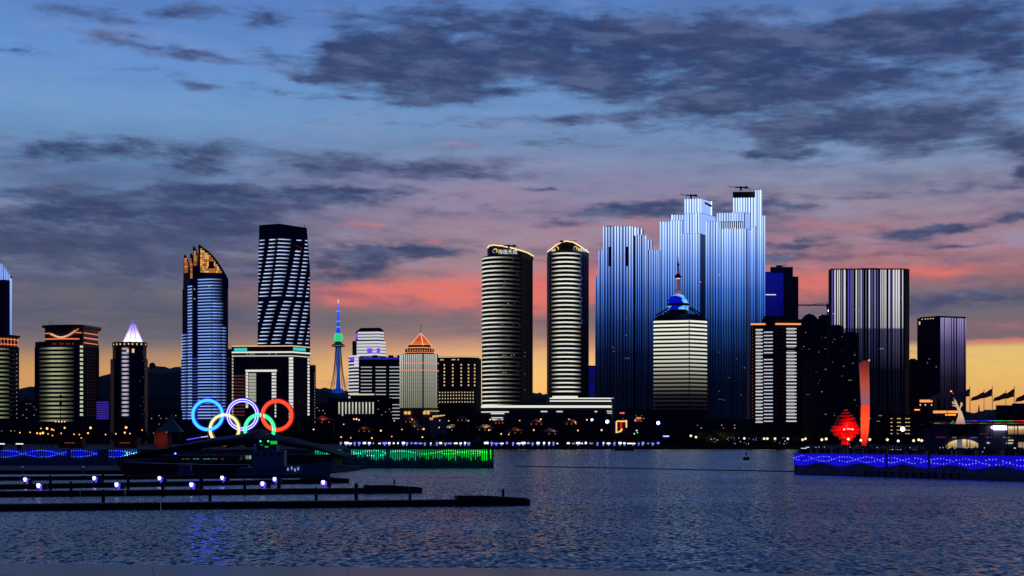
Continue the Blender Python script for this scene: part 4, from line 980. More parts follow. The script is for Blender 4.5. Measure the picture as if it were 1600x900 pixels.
v.wins([(1449,566),(1463,573),(1452,560)], 1.5, 1.2, e_dim)
# generic dark low blocks that close the foot of the skyline
specs = [(-40,28,655,1560,'dark low block at the left edge under the orange-crowned round tower'),(28,60,626,1760,'narrow dark block left of the smile-crowned tower'),(232,285,640,1650,'dark low block between the violet pyramid tower and the golden-crowned tower'),
         (488,530,632,1800,'dark low block under the television tower hill'),(960,1024,640,1560,'dark low block with a few lit rooms right of the long podium'),(1085,1175,655,1560,'dark long low block at the foot of the tallest blue tower'),
         (1340,1395,640,1560,'dark low block just right of the tall red column'),(1556,1640,633,1400,'flat-topped dark block on the right edge against the orange sky')]
for x0_, x1_, yt, d, lb in specs:
    th = thing('low_block', lb, 'building', (x0_+x1_)/2, d)
    v = Vol(th, d, [(x0_,3),(x0_+(x1_-x0_)*.7,0),(x1_,4)], yt, f_dark, depth=24)
    Vol(th, d, [(x0_+(x1_-x0_)*.3,5),(x0_+(x1_-x0_)*.55,5)], yt-3, m_plain, depth=10, zb=v.top, name='roof_house')
    if x0_ < 1500: rnd_wins(v, x0_+2, x1_-3, yt+5, min(yt+26, 678), 6, (e_dim, e_warm), 1.4, 1.0)
d = 1400; th = thing('windowed_block', 'low block with rows of dim lit windows behind the blue white floodlight on the right', 'building', 1408, d)
v = Vol(th, d, [(1385,4),(1430,0)], 648, f_grey, depth=20); v.wins([(x_, y_) for y_ in (654,660,666,672,677.5) for x_ in (1393,1403,1406,1416,1420)], 3, .9, e_warm, name='window')
d = 1300; th = thing('eave_lit_block', 'dark block with short orange lit eaves above the terminal roof', 'building', 1450, d)
v = Vol(th, d, [(1428,4),(1459,0),(1464,6)], 622, f_brown, depth=20); v.rib(1437, 1457, Z(628.5,d), Z(624.6,d), 1.2).build('eave_light', e_ev, th)
v.wins([(1438,632.5),(1446,632.5),(1455.5,632.8)], 1.6, 1.8, emit('bulb_warm', (255,225,190), 1.3)); v.rib(1426+3, 1437, Z(641,d), Z(639.4,d), 1).build('eave_light', e_amb, th)
d = 1200; th = thing('eave_lit_block', 'low hall with a long orange lit eave directly behind the white flame-shaped sculpture', 'building', 1480, d)
v = Vol(th, d, [(1455,3),(1500,0)], 639, f_brown, depth=20); v.rib(1458, 1499, Z(645.6,d), Z(641.6,d), 1.2).build('eave_light', e_ev, th); v.rib(1477, 1493, Z(649,d), Z(647.4,d), 1.2).build('eave_light', e_amb, th)
# radar dome on the hill
th = thing('radar_dome', 'small round dome on top of the left hill', 'dome', 238, 3560, Z(577, 3560)); MB().ball(X(238,3560), 3560, Z(571.5,3560), 5.2*3560/F, 16).build('dome', m_plain, th, smooth=True)
MB().lathe(X(238,3560), 3560, [(7,Z(582,3560)),(6,Z(574,3560))], 10).build('base', m_plain, th)
# ================================================================== the waterfront
random.seed(11)
PAL = {}
def em(name, c, s_=1.0, sample=False):
    if name not in PAL: PAL[name] = emit(name, c, s_, sample)
    return PAL[name]
m_tex = noisy(mat('dark_hull_paint', (.03,.035,.05), .5), .3, .3)
m_wood = noisy(mat('dock_timber', (.05,.035,.04), .75), 2, .35)
m_rub = mat('rubber_fender', (.01,.01,.012), .7)

# --- LED-hung quays ------------------------------------------------
def quay(name, label, ax, ay, bx, by, zt, thick):
    """concrete mole face made of long cast panels with open joints, plus coping"""
    L_ = sqrt((bx-ax)**2+(by-ay)**2); ux, uy = (bx-ax)/L_, (by-ay)/L_
    th = Thing(name, label, 'quay', ax, ay, 0)
    P = lambda s_, o: (ax+ux*s_-uy*o, ay+uy*s_+ux*o)
    MB().prism([P(0,.35), P(L_,.35), P(L_,thick), P(0,thick)], -1.5, zt-.3).build('wall', m_conc, th)
    n = max(2, int(L_/7)); 
    for i in range(n):
        a_, b_ = i*L_/n+.05, (i+1)*L_/n-.05
        MB().prism([P(a_,0), P(b_,0), P(b_,.34), P(a_,.34)], -1.4, zt-.42).build('wall_panel', m_conc, th)
        MB().prism([P(a_,-.25), P(b_,-.25), P(b_,1.0), P(a_,1.0)], zt-.4, zt).build('coping', m_conc, th)
    return P, L_
def rods(label, P, L_, zt, spans, colf, step, lenf, wavef, rodw=.08, off=-.42, lit=.9):
    th = Thing('led_railing', label, 'light railing', *P(0,0), zt)
    mb = MB()
    for a_, b_ in spans:
        p, q = P(a_, off), P(b_, off); mb.tube((*p, zt-.05), (*q, zt-.05), .05, .05, 5)
        p, q = P(a_, .3), P(b_, .3); mb.tube((*p, zt+1.0), (*q, zt+1.0), .035, .035, 5); 
        for k_ in range(int((b_-a_)/2.2)+1):
            c_ = P(min(a_+k_*2.2, b_), .3); mb.tube((*c_, zt), (*c_, zt+1.0), .03, .03, 4)
    mb.build('rail', m_steel, th)
    cache = {}; cnt = 0
    for a_, b_ in spans:
        s_ = a_+step/2
        while s_ < b_ and cnt < 290:
            c_ = P(s_, off); l = lenf(s_); key = (round(l, 1), colf(s_))
            if key not in cache:
                if 'led_'+key[1][0] not in PAL: PAL['led_'+key[1][0]] = emitL('led_'+key[1][0], key[1][1], key[1][2], True)
                m_ = PAL['led_'+key[1][0]]
                me = MB().tube((0,0,-key[0]), (0,0,-.08), rodw, rodw, 4).mesh('light_rod'); me.materials.append(m_); cache[key] = me
            o = bpy.data.objects.new('light_rod', cache[key]); COL.objects.link(o); o.parent = th.o
            o.location = (c_[0]-th.b[0], c_[1]-th.b[1], 0); cnt += 1
            for wv in wavef(s_):
                if random.random() < .07: continue
                k2 = ('b', key[1][0])
                if k2 not in cache:
                    me = MB().ball(0,0,0,.13 if lit > 1 else .14, 8).mesh('bulb'); me.materials.append(em('bulb_'+key[1][0], key[1][3], key[1][4])); cache[k2] = me
                o = bpy.data.objects.new('bulb', cache[k2]); COL.objects.link(o); o.parent = th.o
                o.location = (c_[0]-th.b[0], c_[1]-.1-th.b[1], -wv+random.uniform(-.09,.09)); o.scale = (random.choice((.7,1,1,1.15)),)*3
            s_ += step
    return th
# left breakwater (px 560..770) and the promenade front (px < 560)
xa, xb_ = X(-60,434), X(770.5,434)
P, L_ = quay('breakwater', 'long left breakwater hung with blue, teal and green lights', xa, 434, xb_, 434, QL, 14)
s2 = lambda px: X(px,434)-xa
blue = ('blue', (.003,.012,1.0), 1.1, (60,90,255), 2.2); cyan = ('cyan', (.01,.2,.9), .8, (120,210,255), 3.0)
def gcol(s_):
    px = (s_+xa)/434*F+800
    if px < 195: return blue
    if px < 300: return cyan
    k_ = min(5, max(0, int((px-520)/45)))
    cs = [(.0,.8,.46),(.0,.8,.4),(.0,.8,.28),(.0,.8,.12),(.0,.85,.04),(.004,.9,.012)]
    return ('green%d' % k_, cs[k_], (.85,.75,.75,.75,1.0,1.4)[k_], (110,255,215) if k_ < 3 else (90,255,110), 1.8)
def gwave(s_):
    px = (s_+xa)/434*F+800; a_ = 2*pi*(px-37)/114
    if px < 230: return (1.35+1.0*sin(a_), 1.35-1.0*sin(a_))
    if px < 600: return (1.1+.7*sin(a_*1.2), 1.25-.75*sin(a_*1.2)) if int(px) % 3 else (1.1+.7*sin(a_*1.2),)
    return (.85+.45*sin(a_*1.5), .95-.45*sin(a_*1.5)) if px > 690 else (.95+.45*sin(a_*1.5),)
def glen(s_):
    px = (s_+xa)/434*F+800
    if px < 195: return 2.0
    if px < 300: return 1.0
    return random.choice((2.0,2.2,2.6,3.0,3.4)) if px > 580 else random.choice((1.6,2.0,2.4))
rods('hanging lights on the left breakwater, blue turning teal then bright green', P, L_, QL,
     [(s2(-58),s2(107)),(s2(111),s2(153)),(s2(170),s2(217)),(s2(492),s2(533)),(s2(548),s2(605)),(s2(609),s2(763)),(s2(765),s2(770))], gcol, .68, glen, gwave)
# right mole, running towards the camera at the right border
ax, ay, bx, by = X(1240.5,355), 355, X(1625,288), 288
P2, L2 = quay('breakwater', 'right mole lit solid blue along its top, running off the right edge', ax, ay, bx, by, 5.1, 10)
def rwave(s_): 
    a_ = 2*pi*s_/15.2; k_ = 1.2+.004*s_; return (k_+.6*sin(a_), k_-.6*sin(a_))
spl = ('royal', (.012,.004,1.0), .95, (110,110,255), 1.7)
rods('dense royal blue lights with crossing waves of bulbs on the right mole', P2, L2, 5.1,
     [(.3,32.6),(33.4,46.0),(46.6,L2-.3)], lambda s_: spl, .46, lambda s_: 2.6+.4*sin(s_*.45), lambda s_: rwave(s_) if int(s_/.46) % 2 else (), .085, lit=1.5)
th = Thing('quay_ledge', 'low dark ledge at the foot of the right mole just above the water', 'ledge', *P2(30,0), 0)
MB().prism([P2(28,-3.2), P2(L2,-3.2), P2(L2,-.02), P2(28,-.02)], -1, 1.3).build('ledge_slab', m_conc, th)
for k_ in range(14): c_ = P2(29+k_*2.2,-3.35); MB().tube((*c_,-.3), (*c_,1.35), .16, .16, 6).build('fender', m_rub, th)

# --- five interlocking neon rings ---------------------------------
d = 441; th = Thing('ring_sculpture', 'five huge interlocking neon rings standing above the dark curved roofs on the left', 'ring sculpture', X(378,d), d, QL-.35)
k = d/F
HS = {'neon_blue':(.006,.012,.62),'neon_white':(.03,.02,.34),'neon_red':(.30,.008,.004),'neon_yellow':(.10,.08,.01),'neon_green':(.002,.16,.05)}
def ring(px, py, col, nm, s_, lbl, dy, tubes, tilt=.0):
    ms = emitL(nm, col, s_, True)
    for R_, r_ in tubes: MB().torus(X(px,d), d+dy, Z(py,d), R_*k, r_*k, 72, 10, tilt).build('ring', ms, th, smooth=True, label=lbl)
    MB().torus(X(px,d), d+dy+.75, Z(py,d), 22.6*k, 3.9*k, 72, 8, tilt).build('ring_casing', emitL(nm+'_housing', HS[nm], 1.0, False), th, smooth=True)  # wider glowing torus behind the tube paints in its halo
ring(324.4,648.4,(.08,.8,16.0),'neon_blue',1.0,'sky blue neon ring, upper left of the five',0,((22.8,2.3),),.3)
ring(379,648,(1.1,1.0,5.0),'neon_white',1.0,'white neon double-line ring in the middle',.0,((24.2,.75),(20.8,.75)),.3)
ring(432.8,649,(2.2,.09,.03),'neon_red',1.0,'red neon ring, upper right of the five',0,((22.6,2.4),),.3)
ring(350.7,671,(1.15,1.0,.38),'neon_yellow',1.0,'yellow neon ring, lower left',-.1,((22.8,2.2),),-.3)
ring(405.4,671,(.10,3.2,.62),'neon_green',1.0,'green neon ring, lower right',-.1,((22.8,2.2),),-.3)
for px in (324, 351, 379, 405, 433):
    MB().tube((X(px,d), d+.9, QL-.4), (X(px,d), d+.9, Z(672 if px in (324,379,433) else 692, d)), .22, .22, 6).build('support_post', m_steel, th)
# --- club house with two swooping roofs, on a deck in front of the promenade
d = 402; k = d/F
structure(MB().prism([(X(-70,350),350),(X(505,350),350),(X(552,388),388),(X(552,388),433),(X(-120,433),433)], -1.2, .95).build('pier_deck', mat('black_wet_concrete', (.02,.02,.024), .8)))  # black deck stretched left as a dark mass where the wall's shadow lies
th = Thing('club_house', 'dark waterfront building with two swooping curved roofs below the neon rings', 'building', X(380,d), d, .95)
def shell(prof, y0, y1, drop, nm='roof'):
    mb = MB(); n = 28; m = 8; vs = []; fs = []
    def hz(px):
        for (xa_,ya_),(xb2,yb2) in zip(prof, prof[1:]):
            if xa_ <= px <= xb2: f = (px-xa_)/(xb2-xa_); f = f*f*(3-2*f)*.5+f*.5; return ya_+(yb2-ya_)*f
        return prof[-1][1]
    for layer in (0, .5):
        for j in range(m+1):
            v_ = -1+2*j/m
            for i in range(n+1):
                px = prof[0][0]+(prof[-1][0]-prof[0][0])*i/n; top = Z(hz(px), d)
                vs.append((X(px,d), y0+(y1-y0)*(j/m), top-layer-drop*(v_*v_)*(max(top-5,0))))
    N = (n+1)*(m+1)
    for j in range(m):
        for i in range(n):
            a_ = j*(n+1)+i; fs += [(a_, a_+1, a_+n+2, a_+n+1), (N+a_, N+a_+n+1, N+a_+n+2, N+a_+1)]
    for i in range(n): fs += [(i, N+i, N+i+1, i+1), (m*(n+1)+i, m*(n+1)+i+1, N+m*(n+1)+i+1, N+m*(n+1)+i)]
    for j in range(m): a_ = j*(n+1); fs += [(a_, a_+n+1, N+a_+n+1, N+a_), (a_+n, N+a_+n, N+a_+2*n+1, a_+2*n+1)]
    return mb.add(vs, fs).build(nm, m_roofm, th, smooth=True)
m_roofm = mat('grey_roof_metal', (.010,.015,.03), .7, 0, .15)
shell([(206,714),(262,701),(308,688.5),(340,682.5),(376,678),(390,674),(403,669),(418,677),(440,690)], d-14, d+22, .42)
shell([(372,690),(412,677),(450,682),(492,692),(548,712)], d-17, d+14, .42)
for a_, b_, zz_ in ((262,420,4.6),(400,520,4.3)): MB().box(X(a_,d-9), X(b_,d-9), d-9 if a_ < 300 else d-11, d+12, .95, zz_).build('wall', mat('club_wall', (.05,.05,.06), .6), th)
for px, w_, c in ((284,4,'w_tan'),(291,5,'w_tan'),(302,9,'w_cyan'),(318,10,'w_cyan'),(331,8,'w_tan'),(346,4,'w_ora'),(375,2,'w_tan'),(384,3.5,'w_tan'),(389,3,'w_cyan')):
    cc = {'w_tan':((170,150,110),.6),'w_cyan':((110,190,190),.9),'w_ora':((190,110,70),.6)}[c]
    o = MB().box(X(px,d-9.2), X(px+w_,d-9.2), d-9.35, d-9, 3.2, 4.15).build('window', em(c, *cc), th)
    if o.parent: 
        wb = MB().box(X(px+w_*.45,d-9.2), X(px+w_*.55,d-9.2), d-9.42, d-9.36, 3.2, 4.15).build('window_bar', m_plain, th); wb.parent = o
MB().ball(X(274,d-10), d-10, Z(708.5,d-10), .22, 8).build('lamp', em('blue_spot', (60,130,255), 8), th)
MB().box(X(197,d-2), X(199.5,d-2), d-2, d-1.8, Z(711,d), Z(706,d)).build('lamp', em('cyan_spot', (40,140,255), 3), th)
MB().box(X(427,d-13), X(437,d-13), d-17.6, d-17.3, Z(694,d-17), Z(689,d-17)).build('window', em('green_sign', (20,190,60), 1.0), th)
for px in (407, 419): MB().ball(X(px,d-18), d-18, Z(689.4,d-18), .25, 8).build('lamp', em('green_spot', (20,230,130), 3), th)
for a_,b_,y_ in ((268,322,706),(322,366,689),(370,412,679)): pass
for i in range(26):     # standing seams of the metal roof
    px = 216+i*7.6; 
    if px > 412: break
# glowing tubes paint in the purple streak of light on the roof edge
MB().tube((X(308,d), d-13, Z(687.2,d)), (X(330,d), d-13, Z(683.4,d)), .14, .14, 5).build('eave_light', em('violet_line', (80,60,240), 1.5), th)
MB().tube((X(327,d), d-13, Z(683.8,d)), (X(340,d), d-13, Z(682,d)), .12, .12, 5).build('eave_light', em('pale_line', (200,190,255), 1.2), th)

# --- workboat and yacht moored before it
def hull(cx, cy, L_, B_, hb, hs, mb=None, flip=1):
    """lofted hull along X: pointed bow at +x*flip"""
    mb = mb or MB(); n = 12; vs = []; fs = []
    for i in range(n+1):
        t_ = i/n; w_ = B_/2*(1-max(0, (t_-.55)/.45)**2.2)*(.82+.18*min(1, t_*5)); zt = hs+(hb-hs)*t_**2
        x_ = cx+flip*(t_-.5)*L_
        for yy, z_, q in ((-w_,zt,0),(-w_*.82,.15,0),(0,-.4,0),(w_*.82,.15,0),(w_,zt,0),(w_*.9,zt-.02,0)):
            vs.append((x_+(flip*.06*L_*t_*(z_/max(hb,.1)) if z_ > .5 else 0), cy+yy, z_))
    for i in range(n):
        for j in range(6): a_ = i*6+j; b2 = i*6+(j+1)%6; fs.append((a_, b2, b2+6, a_+6))
    fs += [tuple(range(6)), tuple(range(n*6, n*6+6))[::-1]]
    return mb.add(vs, fs)
d = 330; m_boat = mat('grey_boat_paint', (.20,.22,.30), .45); m_bwin = mat('boat_glass', (.01,.012,.02), .1)
th = Thing('workboat', 'grey workboat with boxy wheelhouse and green lit bridge moored below the neon rings', 'boat', X(428,d), d, 0)
hull(X(445,d), d, 21, 5.4, 3.6, 2.0).build('hull', m_boat, th)
def bxp(p0, p1, y0, y1, q0, q1, nm, m_, t=None, dd=None):
    dd = dd or d; return MB().box(X(p0,dd), X(p1,dd), y0, y1, Z(q1,dd), Z(q0,dd)).build(nm, m_, t or th)
cabin = bxp(397,446,d-2,d+2,704,730,'cabin',m_boat); wheel = bxp(403,434,d-1.7,d+1.7,695.5,704,'wheelhouse',m_boat); bxp(401.5,436,d-2,d+2,694,695.3,'wheelhouse_roof',m_plain)
for px in (405,411,417,423,429): bxp(px,px+4,d-1.78,d-1.6,697.5,701.5,'window',m_bwin,wheel)
bxp(416,421,d-1.85,d-1.6,697,699.2,'window',em('green_bridge', (20,170,70), 1.0))
for px in (402,413,424,435): bxp(px,px+5,d-2.08,d-1.9,708,711.5,'window',m_bwin,cabin)
MB().tube((X(404,d),d,Z(694,d)), (X(404,d),d,Z(682,d)), .1, .05, 6).build('mast', m_steel, th)
MB().tube((X(400.5,d),d,Z(687,d)), (X(407.5,d),d,Z(687,d)), .05, .05, 5).build('crosstree', m_steel, th)
bxp(398,405,d-.4,d+.4,694,695.4,'lamp_bar',em('violet_deck', (70,60,230), .9))
mb = MB(); [mb.tube((X(p,d),d-2.4,Z(726-.18*(p-446),d)-.3), (X(p,d),d-2.4,Z(721-.22*(p-446),d)), .03, .03, 4) for p in range(448,494,5)]
mb.tube((X(448,d),d-2.4,Z(721,d)), (X(493,d),d-2.4,Z(711,d)), .03, .03, 4); mb.build('guard_rail', m_steel, th)
for px, y_ in ((452,731),(458,729),(463,732),(468,730)): bxp(px,px+1.3,d-2.75,d-2.55,y_,y_+4,'deck_lamp',em('dim_blue_lamp', (130,160,230), 1.3))
d = 322; th = Thing('motorboat', 'small violet tinged motorboat with cabin moored at the floating docks', 'boat', X(290,d), d, 0)
hull(X(290,d), d, 3.6, 2.2, 1.4, 1.1).build('hull', mat('violet_grey_boat', (.22,.2,.34), .4), th)
bxp(281,299,d-.8,d+.8,727,736,'cabin',mat('violet_cabin', (.2,.18,.32), .4)); bxp(283,297,d-.85,d-.7,728.5,732,'windscreen',m_bwin); bxp(282,298,d-.9,d+.9,723.5,724.6,'canopy',m_boat)
for px in (283,297): MB().tube((X(px,d),d,Z(727,d)),(X(px,d),d,Z(724,d)),.04,.04,4).build('canopy_post', m_steel, th)
d = 339; th = Thing('restaurant_boat', 'long dark low vessel lying left of the grey workboat, hull almost black', 'boat', X(300,d), d, 0)
hull(X(292,d), d, 30, 5.5, 3.2, 2.5, flip=-1).build('hull', m_tex, th); bxp(250,378,d-1.8,d+1.8,711,716.5,'deckhouse',m_tex)
for px in range(256,372,12): bxp(px,px+7,d-1.88,d-1.75,712.2,715,'window',m_bwin)

# --- floating docks
def dock(label, pts, w_, zt, endramp=None, mname='floating_dock'):
    """pts: photo pixels of the water-side top edge, left end then right end"""
    (p0, q0), (p1, q1) = pts
    a_ = at(p0, q0, zt); b_ = at(p1, q1, zt); L_ = sqrt((b_[0]-a_[0])**2+(b_[1]-a_[1])**2)
    ux, uy = (b_[0]-a_[0])/L_, (b_[1]-a_[1])/L_; Q = lambda s_, o: (a_[0]+ux*s_-uy*o, a_[1]+uy*s_+ux*o)
    th = Thing('floating_dock', label, 'dock', a_[0], a_[1], 0)
    n = int(L_/6)
    for i in range(n):
        s0, s1 = i*L_/n+.04, (i+1)*L_/n-.04
        MB().prism([Q(s0,0), Q(s1,0), Q(s1,w_), Q(s0,w_)], -.2, zt-.12).build('float', m_rub, th)
        for j in range(3): MB().prism([Q(s0+j*(s1-s0)/3+.015,-.05), Q(s0+(j+1)*(s1-s0)/3-.015,-.05), Q(s0+(j+1)*(s1-s0)/3-.015,w_+.05), Q(s0+j*(s1-s0)/3+.015,w_+.05)], zt-.1, zt).build('deck_panel', m_wood, th)
    if endramp:   # sloping gangway lying over the outer end
        s0, s1, h0, h1 = endramp; P_ = [Q(s0,.1), Q(s1,.1), Q(s1,w_-.1), Q(s0,w_-.1)]
        MB().add([(x_,y_,z_) for (x_,y_), z_ in zip(P_, (zt,zt-.35,zt-.35,zt))]+[(x_,y_,z_) for (x_,y_), z_ in zip(P_, (h0,h1,h1,h0))],
                 [(3,2,1,0),(4,5,6,7),(0,1,5,4),(1,2,6,5),(2,3,7,6),(3,0,4,7)]).build('gangway', m_wood, th)
        MB().prism([Q(s0-9,.1), Q(s0,.1), Q(s0,w_-.1), Q(s0-9,w_-.1)], zt+.004, [h0-.25,h0,h0,h0-.25]).build('raised_deck', m_wood, th)
    return Q, L_
D1, L1 = dock('nearest long black floating dock, reaching from the left edge past the middle', ((-20,788.5),(829,780)), 2.6, .75, None)
D2, L2_ = dock('second long floating dock from the front, ending left of the middle', ((-20,768),(660,762)), 2.4, .8, None)
D3, L3 = dock('third floating dock carrying purple white lamps, ending near the moored boats', ((-20,757.5),(546,748)), 2.4, .8)
D4, L4 = dock('farthest floating dock with lamps, in front of the dark boats on the left', ((-20,745),(470,741)), 2.2, .8)
for Q, L_, s_, nm in ((D1, L1, (.855,.995), 'sloping black gangway on the end of the nearest floating dock'), (D2, L2_, (.86,.995), 'sloping black gangway on the end of the second floating dock'),(D3, L3, (.86,.995), 'low sloping gangway on the end of the third dock beside a lamp')):
    th = Thing('gangway', nm, 'gangway', *Q(L_*s_[0],1), .8); P_ = [Q(L_*s_[0],.2), Q(L_*s_[1],.2), Q(L_*s_[1],2.1), Q(L_*s_[0],2.1)]
    md = (s_[0]*.55+s_[1]*.45)*L_
    MB().prism([Q(L_*s_[0],.2), Q(md,.2), Q(md,2.1), Q(L_*s_[0],2.1)], .81, [1.25,1.2,1.2,1.25]).build('deck', m_wood, th)
    MB().prism([Q(md+.03,.2), Q(L_*s_[1],.2), Q(L_*s_[1],2.1), Q(md+.03,2.1)], .805, [1.2,.86,.86,1.2]).build('ramp', m_wood, th)
def pile(px, py_top, py_foot, r_, label, m_=m_black, hd=True):
    x_, y_ = at(px, py_foot, .75); k_ = y_/F
    th = Thing('mooring_pile', label, 'pile', x_, y_+1.2, 0, 'mooring piles along the floating docks'); zt = Z(py_top, y_)
    MB().lathe(x_, y_+1.2, [(r_*k_, -1.5), (r_*k_, zt)], 12).build('pile', m_, th, smooth=False)
    if hd: MB().lathe(x_, y_+1.2, [(r_*1.15*k_, zt), (r_*1.15*k_, zt+.15), (r_*.4*k_, zt+.45)], 12).build('pile_cap', m_plain, th)
    return th
m_redp = mat('red_brown_pile', (.10,.02,.02), .6)
for px, yt, yf, r_, lb, m_ in ((157,771,783,2.8,'stubby black pile at the nearest dock near the left edge',m_black),(325,769,781,2.4,'black pile at the nearest dock in front of the blue reflection',m_black),(492,767,778,2.4,'black pile at the nearest dock just left of the red brown pile',m_black),
      (555,760,777,3.0,'red brown pile standing taller than the others at the nearest dock',m_redp),(639.5,766,777,2.2,'black pile at the nearest dock right of the red brown pile',m_black),(786,769,779,1.9,'black pile near the outer end of the nearest dock',m_black),
      (107,757,767,2.2,'black pile at the second dock near the left edge',m_black),(251,757,767,2.2,'black pile at the second dock below the third lamp',m_black),(380,754,765,2.4,'black pile at the second dock left of the workboat',m_black),(615,753,762,1.2,'thin black pile near the outer end of the second dock',m_black),
      (75,747,762,2.4,'black pile between the two leftmost dock lamps',m_black),(197,745,760,2.4,'black pile right of a dock lamp, third dock left part',m_black),(312,740,758,3.4,'stout dark pile right of the lamp below the blue ring',m_black),(434,750,760,3.0,'dark pile close below the lamp in front of the workboat',m_black),(513,750,757,1.6,'small dark pile beside the rightmost dock lamp',m_black),(158,740,748,1.8,'small dark pile at the farthest dock, left part',m_black)):
    pile(px, yt, yf, r_, lb, m_)
e_dl = emit('violet_white_lamp', (205,180,255), 3.0, False)
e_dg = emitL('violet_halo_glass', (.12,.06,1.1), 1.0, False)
def dlamp(px, py, label):
    yb = py+7; x_, y_ = at(px, yb, .8); k_ = y_/F; zc = Z(py, y_)
    th = Thing('dock_lamp', label, 'lamp', x_, y_, .8, 'violet white lamps on the floating docks')
    MB().lathe(x_, y_, [(.16,.8),(.12,zc-.25)], 8).build('post', m_plain, th)
    MB().lathe(x_, y_, [(.10,zc-.42),(.24,zc-.15),(.30,zc+.12),(.22,zc+.3)], 12).build('lamp_head', e_dl, th, smooth=True)
    MB().lathe(x_, y_+.75, [(.12,zc-.85),(.5,zc-.34),(.56,zc-.06),(.44,zc+.1)], 12).build('violet_shade', e_dg, th, smooth=True)  # glowing bowl behind the head paints in the lamp's violet halo
    l = bpy.data.lights.new('lamp_light', 'SPOT'); l.energy = 90; l.color = (.6,.5,1); l.spot_size = radians(150); l.spot_blend = .5; l.shadow_soft_size = .3; lo = bpy.data.objects.new('lamp_light', l); COL.objects.link(lo); lo.parent = th.o; lo.location = (0,-.1,zc-1.6)
    MB().lathe(x_, y_, [(.34,zc+.3),(.1,zc+.42)], 12).build('lamp_cap', m_plain, th)
    MB().box(x_+.6, x_+1.3, y_-.2, y_+.2, .8, 1.55).build('service_box', m_steel, th)
    return th
dl = [(39,749),(60,758.5),(147,747),(182,757),(249,747),(299,757),(347,746.5),(410,755.5),(429,748.5),(505,753.5)]
wh = ['leftmost glowing violet white dock lamp','second glowing dock lamp from the left, set lower than the first','third dock lamp from the left, on the farthest dock','fourth dock lamp from the left, on the third dock',
      'fifth dock lamp from the left, left of the blue ring reflection','sixth dock lamp, in front of the small violet motorboat','seventh dock lamp, below the white ring','eighth dock lamp, lower of the pair before the workboat','ninth dock lamp, upper of the pair before the workboat','rightmost dock lamp, at the outer end of its dock']
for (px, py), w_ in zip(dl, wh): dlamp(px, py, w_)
for i, px in enumerate((35,130,217,306,375)):
    d = 338; th = Thing('power_pedestal', 'short pale post at the farthest dock, dimly lit', 'post', X(px,d), d, 0, 'pale service posts behind the lamps'); reg(th, 'pale service post on the farthest dock below', px)
    MB().box(X(px,d)-.17, X(px,d)+.17, d-.15, d+.15, .3, Z(730,d)).build('post', mat('pale_post', (.35,.33,.33), .6) if i == 0 else bpy.data.materials['pale_post'], th)
    MB().box(X(px,d)-.22, X(px,d)+.22, d-.2, d+.2, Z(730,d), Z(729,d)).build('cap', em('post_cap', (180,160,170), .35), th)

# --- floating boom, buoy, barge
a_ = (X(806,456), 456); b_ = (X(1262,372), 372); th = Thing('floating_boom', 'thin dark line of floats stretched across the water to the right mole', 'boom', a_[0], a_[1], 0)
mb = MB(); n = 150
for i in range(n):
    t0, t1 = i/n, (i+.8)/n; w0 = sin(t0*17)*1.5*(1-t0); p = (a_[0]+(b_[0]-a_[0])*t0, a_[1]+(b_[1]-a_[1])*t0+w0, .12); q = (a_[0]+(b_[0]-a_[0])*t1, a_[1]+(b_[1]-a_[1])*t1+w0, .12)
    mb.tube(p, q, .17, .17, 6)
mb.build('boom_floats', m_rub, th, kind='stuff')
d = 620; th = Thing('buoy', 'small dark buoy with cage top floating in front of the far shore', 'buoy', X(1166,d), d, 0); k = d/F
MB().lathe(X(1166,d), d, [(1.0,-.4),(1.4,0),(1.4,1.0),(1.1,1.2)], 14).build('float', m_rub, th)
for a__ in range(4): MB().tube((X(1166,d)+.9*cos(a__*pi/2+.5), d+.9*sin(a__*pi/2+.5), 1.2), (X(1166,d)+.25*cos(a__*pi/2+.5), d+.25*sin(a__*pi/2+.5), 2.8), .09, .07, 5).build('cage_leg', m_black, th)
MB().lathe(X(1166,d), d, [(.35,2.7),(.4,2.95),(.1,3.3)], 8).build('top_mark', m_black, th)
d = 1250; th = Thing('barge', 'dark flat barge with low cabin lying just off the far shore', 'boat', X(975,d), d, 0)
hull(X(975,d), d, 17, 5, 2.6, 2.0).build('hull', m_tex, th); MB().box(X(970,d), X(981,d), d-2, d+2, 2.0, 4.2).build('cabin', m_tex, th)

